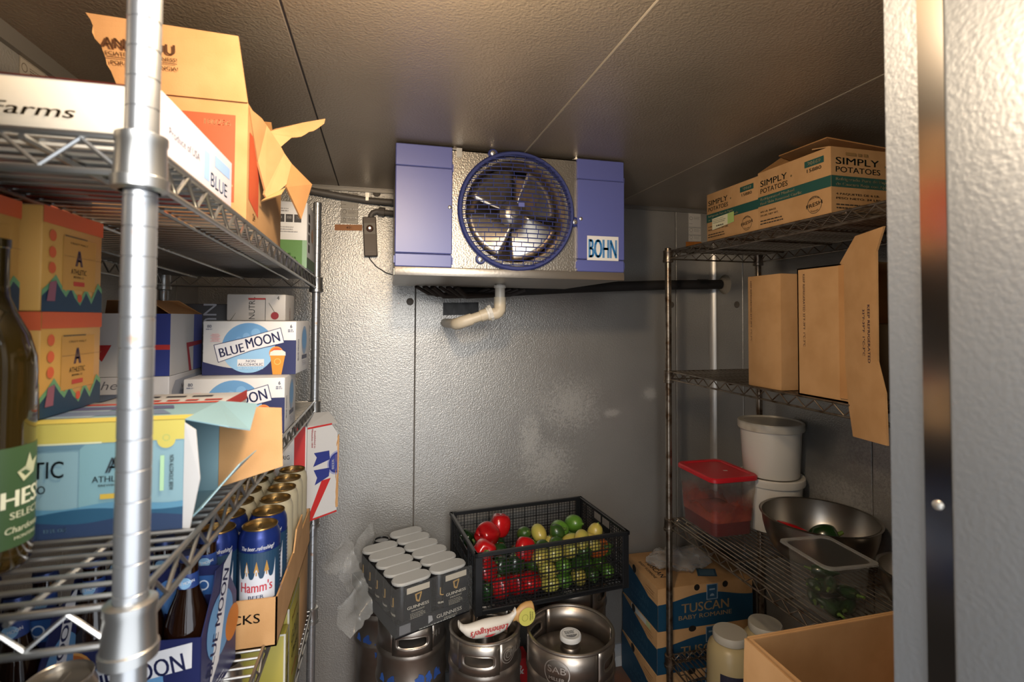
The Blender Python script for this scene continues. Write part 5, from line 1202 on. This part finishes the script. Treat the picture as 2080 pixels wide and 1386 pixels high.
def carrier(label, x, y, z, rz, n=6):
    t = thing('bottle_carrier', label, 'bottle carrier', (x, y, z), rz, 'navy six bottle carriers')
    w, d, h = .2, .134, .118; th = .0012
    g = G()
    for a, b in (((0, 0, 0), (w, th, h)), ((0, d-th, 0), (w, d, h)), ((0, 0, 0), (w, d, th))): g.box(a, b)
    body = g.obj('carrier_body', NCARD, t, 0)
    for x_ in (0, w):
        o = G().plate([(x_, 0, 0), (x_, d, 0), (x_, d, h), (x_, d*.5+.03, h+.05), (x_, d*.5+.02, h+.075), (x_, d*.5-.02, h+.075), (x_, d*.5-.03, h+.05), (x_, 0, h)], .0012).obj('end_panel', NCARD, t, 0)
        if x_ == w:
            p = Print(o, face((w, 0, 0), (0,1,0), (0,0,1)), 'panel_print', .0011)
            p.disc(d*.5, .10, .05, MOON, n=26).disc(d*.86, .075, .028, 'C0712E', n=20).poly([(d*.2, .02), (d*.46, .045), (d*.82, .2), (d*.56, .19)], BMW)
            p.text('BLUE MOON', d*.50, .105, .022, NAVY, rot=1.15, w=.15, bold=.02); fine(p, d*.3, .016, .05, 3, .002, .006, 'B9BCC4', 3); p.done()
    o = G().cbox((.002, d*.5-.001, .05), (w-.002, d*.5+.001, h+.075), .0008).obj('handle_panel', NCARD, t, 0)
    p = Print(o, face((0, d*.5-.001, 0), (1,0,0), (0,0,1)), 'panel_print'); p.disc(.13, h+.03, .028, '4A78B4').poly([(.16, h+.03), (.19, h+.03), (.19, h+.06), (.16, h+.06)], '28528C').ring(.175, h+.045, .008, .002, 'C9D3E0').disc(.06, h-.0, .035, 'B86A2C'); p.done()
    p = Print(body, face((0, 0, 0), (1,0,0), (0,0,1)), 'panel_print'); p.disc(.1, .055, .05, MOON, n=30).disc(.03, .085, .026, 'C98A42', n=22).disc(.03, .085, .022, 'A85A20', n=20).poly([(.02, .03), (.11, .06), (.188, .075), (.188, .112), (.1, .095), (.02, .07)], BMW)
    p.text('BLUE MOON', .104, .058, .026, NAVY, w=.155, rot=.2, bold=.02); p.done()
    return t
def bottles(x, y, z, rz, lab):
    M = Matrix.Translation((x, y, z)) @ Matrix.Rotation(rz, 4, 'Z')
    for i in range(6):
        q = M @ Vector((.034+(i % 3)*.066, .034+(i//3)*.066, .0016))
        b = thing('beer_bottle', lab + [', front row left', ', front row middle', ', front row right', ', back row left', ', back row middle', ', back row right'][i], 'bottle', q, rz, lab); put('glass', bot, b); put('crown_cap', btop, b); k = put('neck_label', bl, b); put('label_print', NP, k)
carrier('navy bottle carrier beside the can tray with moon banner end panel', -.452, .885, zc3, R(-6)); bottles(-.452, .885, zc3, R(-6), 'amber beer bottle in the carrier beside the can tray')
zc4 = zl(3, .8)
carrier('navy bottle carrier at far left seen through the shelf wires', -.618, .77, zc4, R(3)); bottles(-.618, .77, zc4, R(3), 'amber beer bottle in the far left carrier under the shelf')
for i, (x, y) in enumerate(((-.333, .668), (-.412, .655), (-.372, .59))):
    can_thing('silver topped tall can under the second shelf, ' + ['beside the near post', 'at the left frame edge', 'nearest the door'][i], (x, y, zl(3, y)), AB, R(30*i), 'loose silver cans under the second shelf')
# ---------------- fourth shelf
z4 = zl(4, 1.35); OLV = mat('mustard_card', '9C9038', .5)
def yellow_box(label, y, d_, h_):
    t, f = carton('mustard_yellow_carton', label, 'box', (-.40, y, zl(4, y+d_/2)), (.202, d_, h_), OLV)
    p = Print(t, f['front']); p.frame(0, 0, .202, h_, .004, 'BDB9AC').text('A', .14, .07, .012, '2A2618').text('AGAVE', .14, .05, .012, 'A85A2A', w=.05).text('Margarita', .15, .03, .012, 'A85A2A', w=.07, shear=.3); p.done()
    p = Print(t, f['right']); p.frame(0, 0, d_, h_, .004, 'BDB9AC').text('Tradicional', d_*.5, h_*.78, .010, 'A85A2A', w=d_*.6, shear=.3).text('GOLD', d_*.5, h_*.55, .026, '3A3420', w=d_*.66, shear=.2, bold=0).rect(d_*.2, h_*.52, d_*.8, h_*.53, '3A3420').text('Classic', d_*.5, h_*.38, .018, '3A3420', w=d_*.55, shear=.3).rect(d_*.25, h_*.2, d_*.7, h_*.22, 'A85A2A'); p.done()
yellow_box('mustard yellow carton nearest on the fourth left shelf', 1.255, .04, .19)
yellow_box('mustard yellow carton farther along the fourth left shelf', 1.30, .155, .222)
carton('brown_carton', 'plain brown carton by the far post of the fourth left shelf', 'box', (-.42, 1.50, zl(4, 1.58)), (.215, .17, .215), KRAFT)
for i, x in enumerate((-.30, -.375)):
    can_thing('silver topped can on the fourth left shelf, ' + ['beside the yellow carton', 'farther from the aisle'][i], (x, 1.17, zl(4, 1.17)), AB, 0, 'silver cans on the fourth shelf')
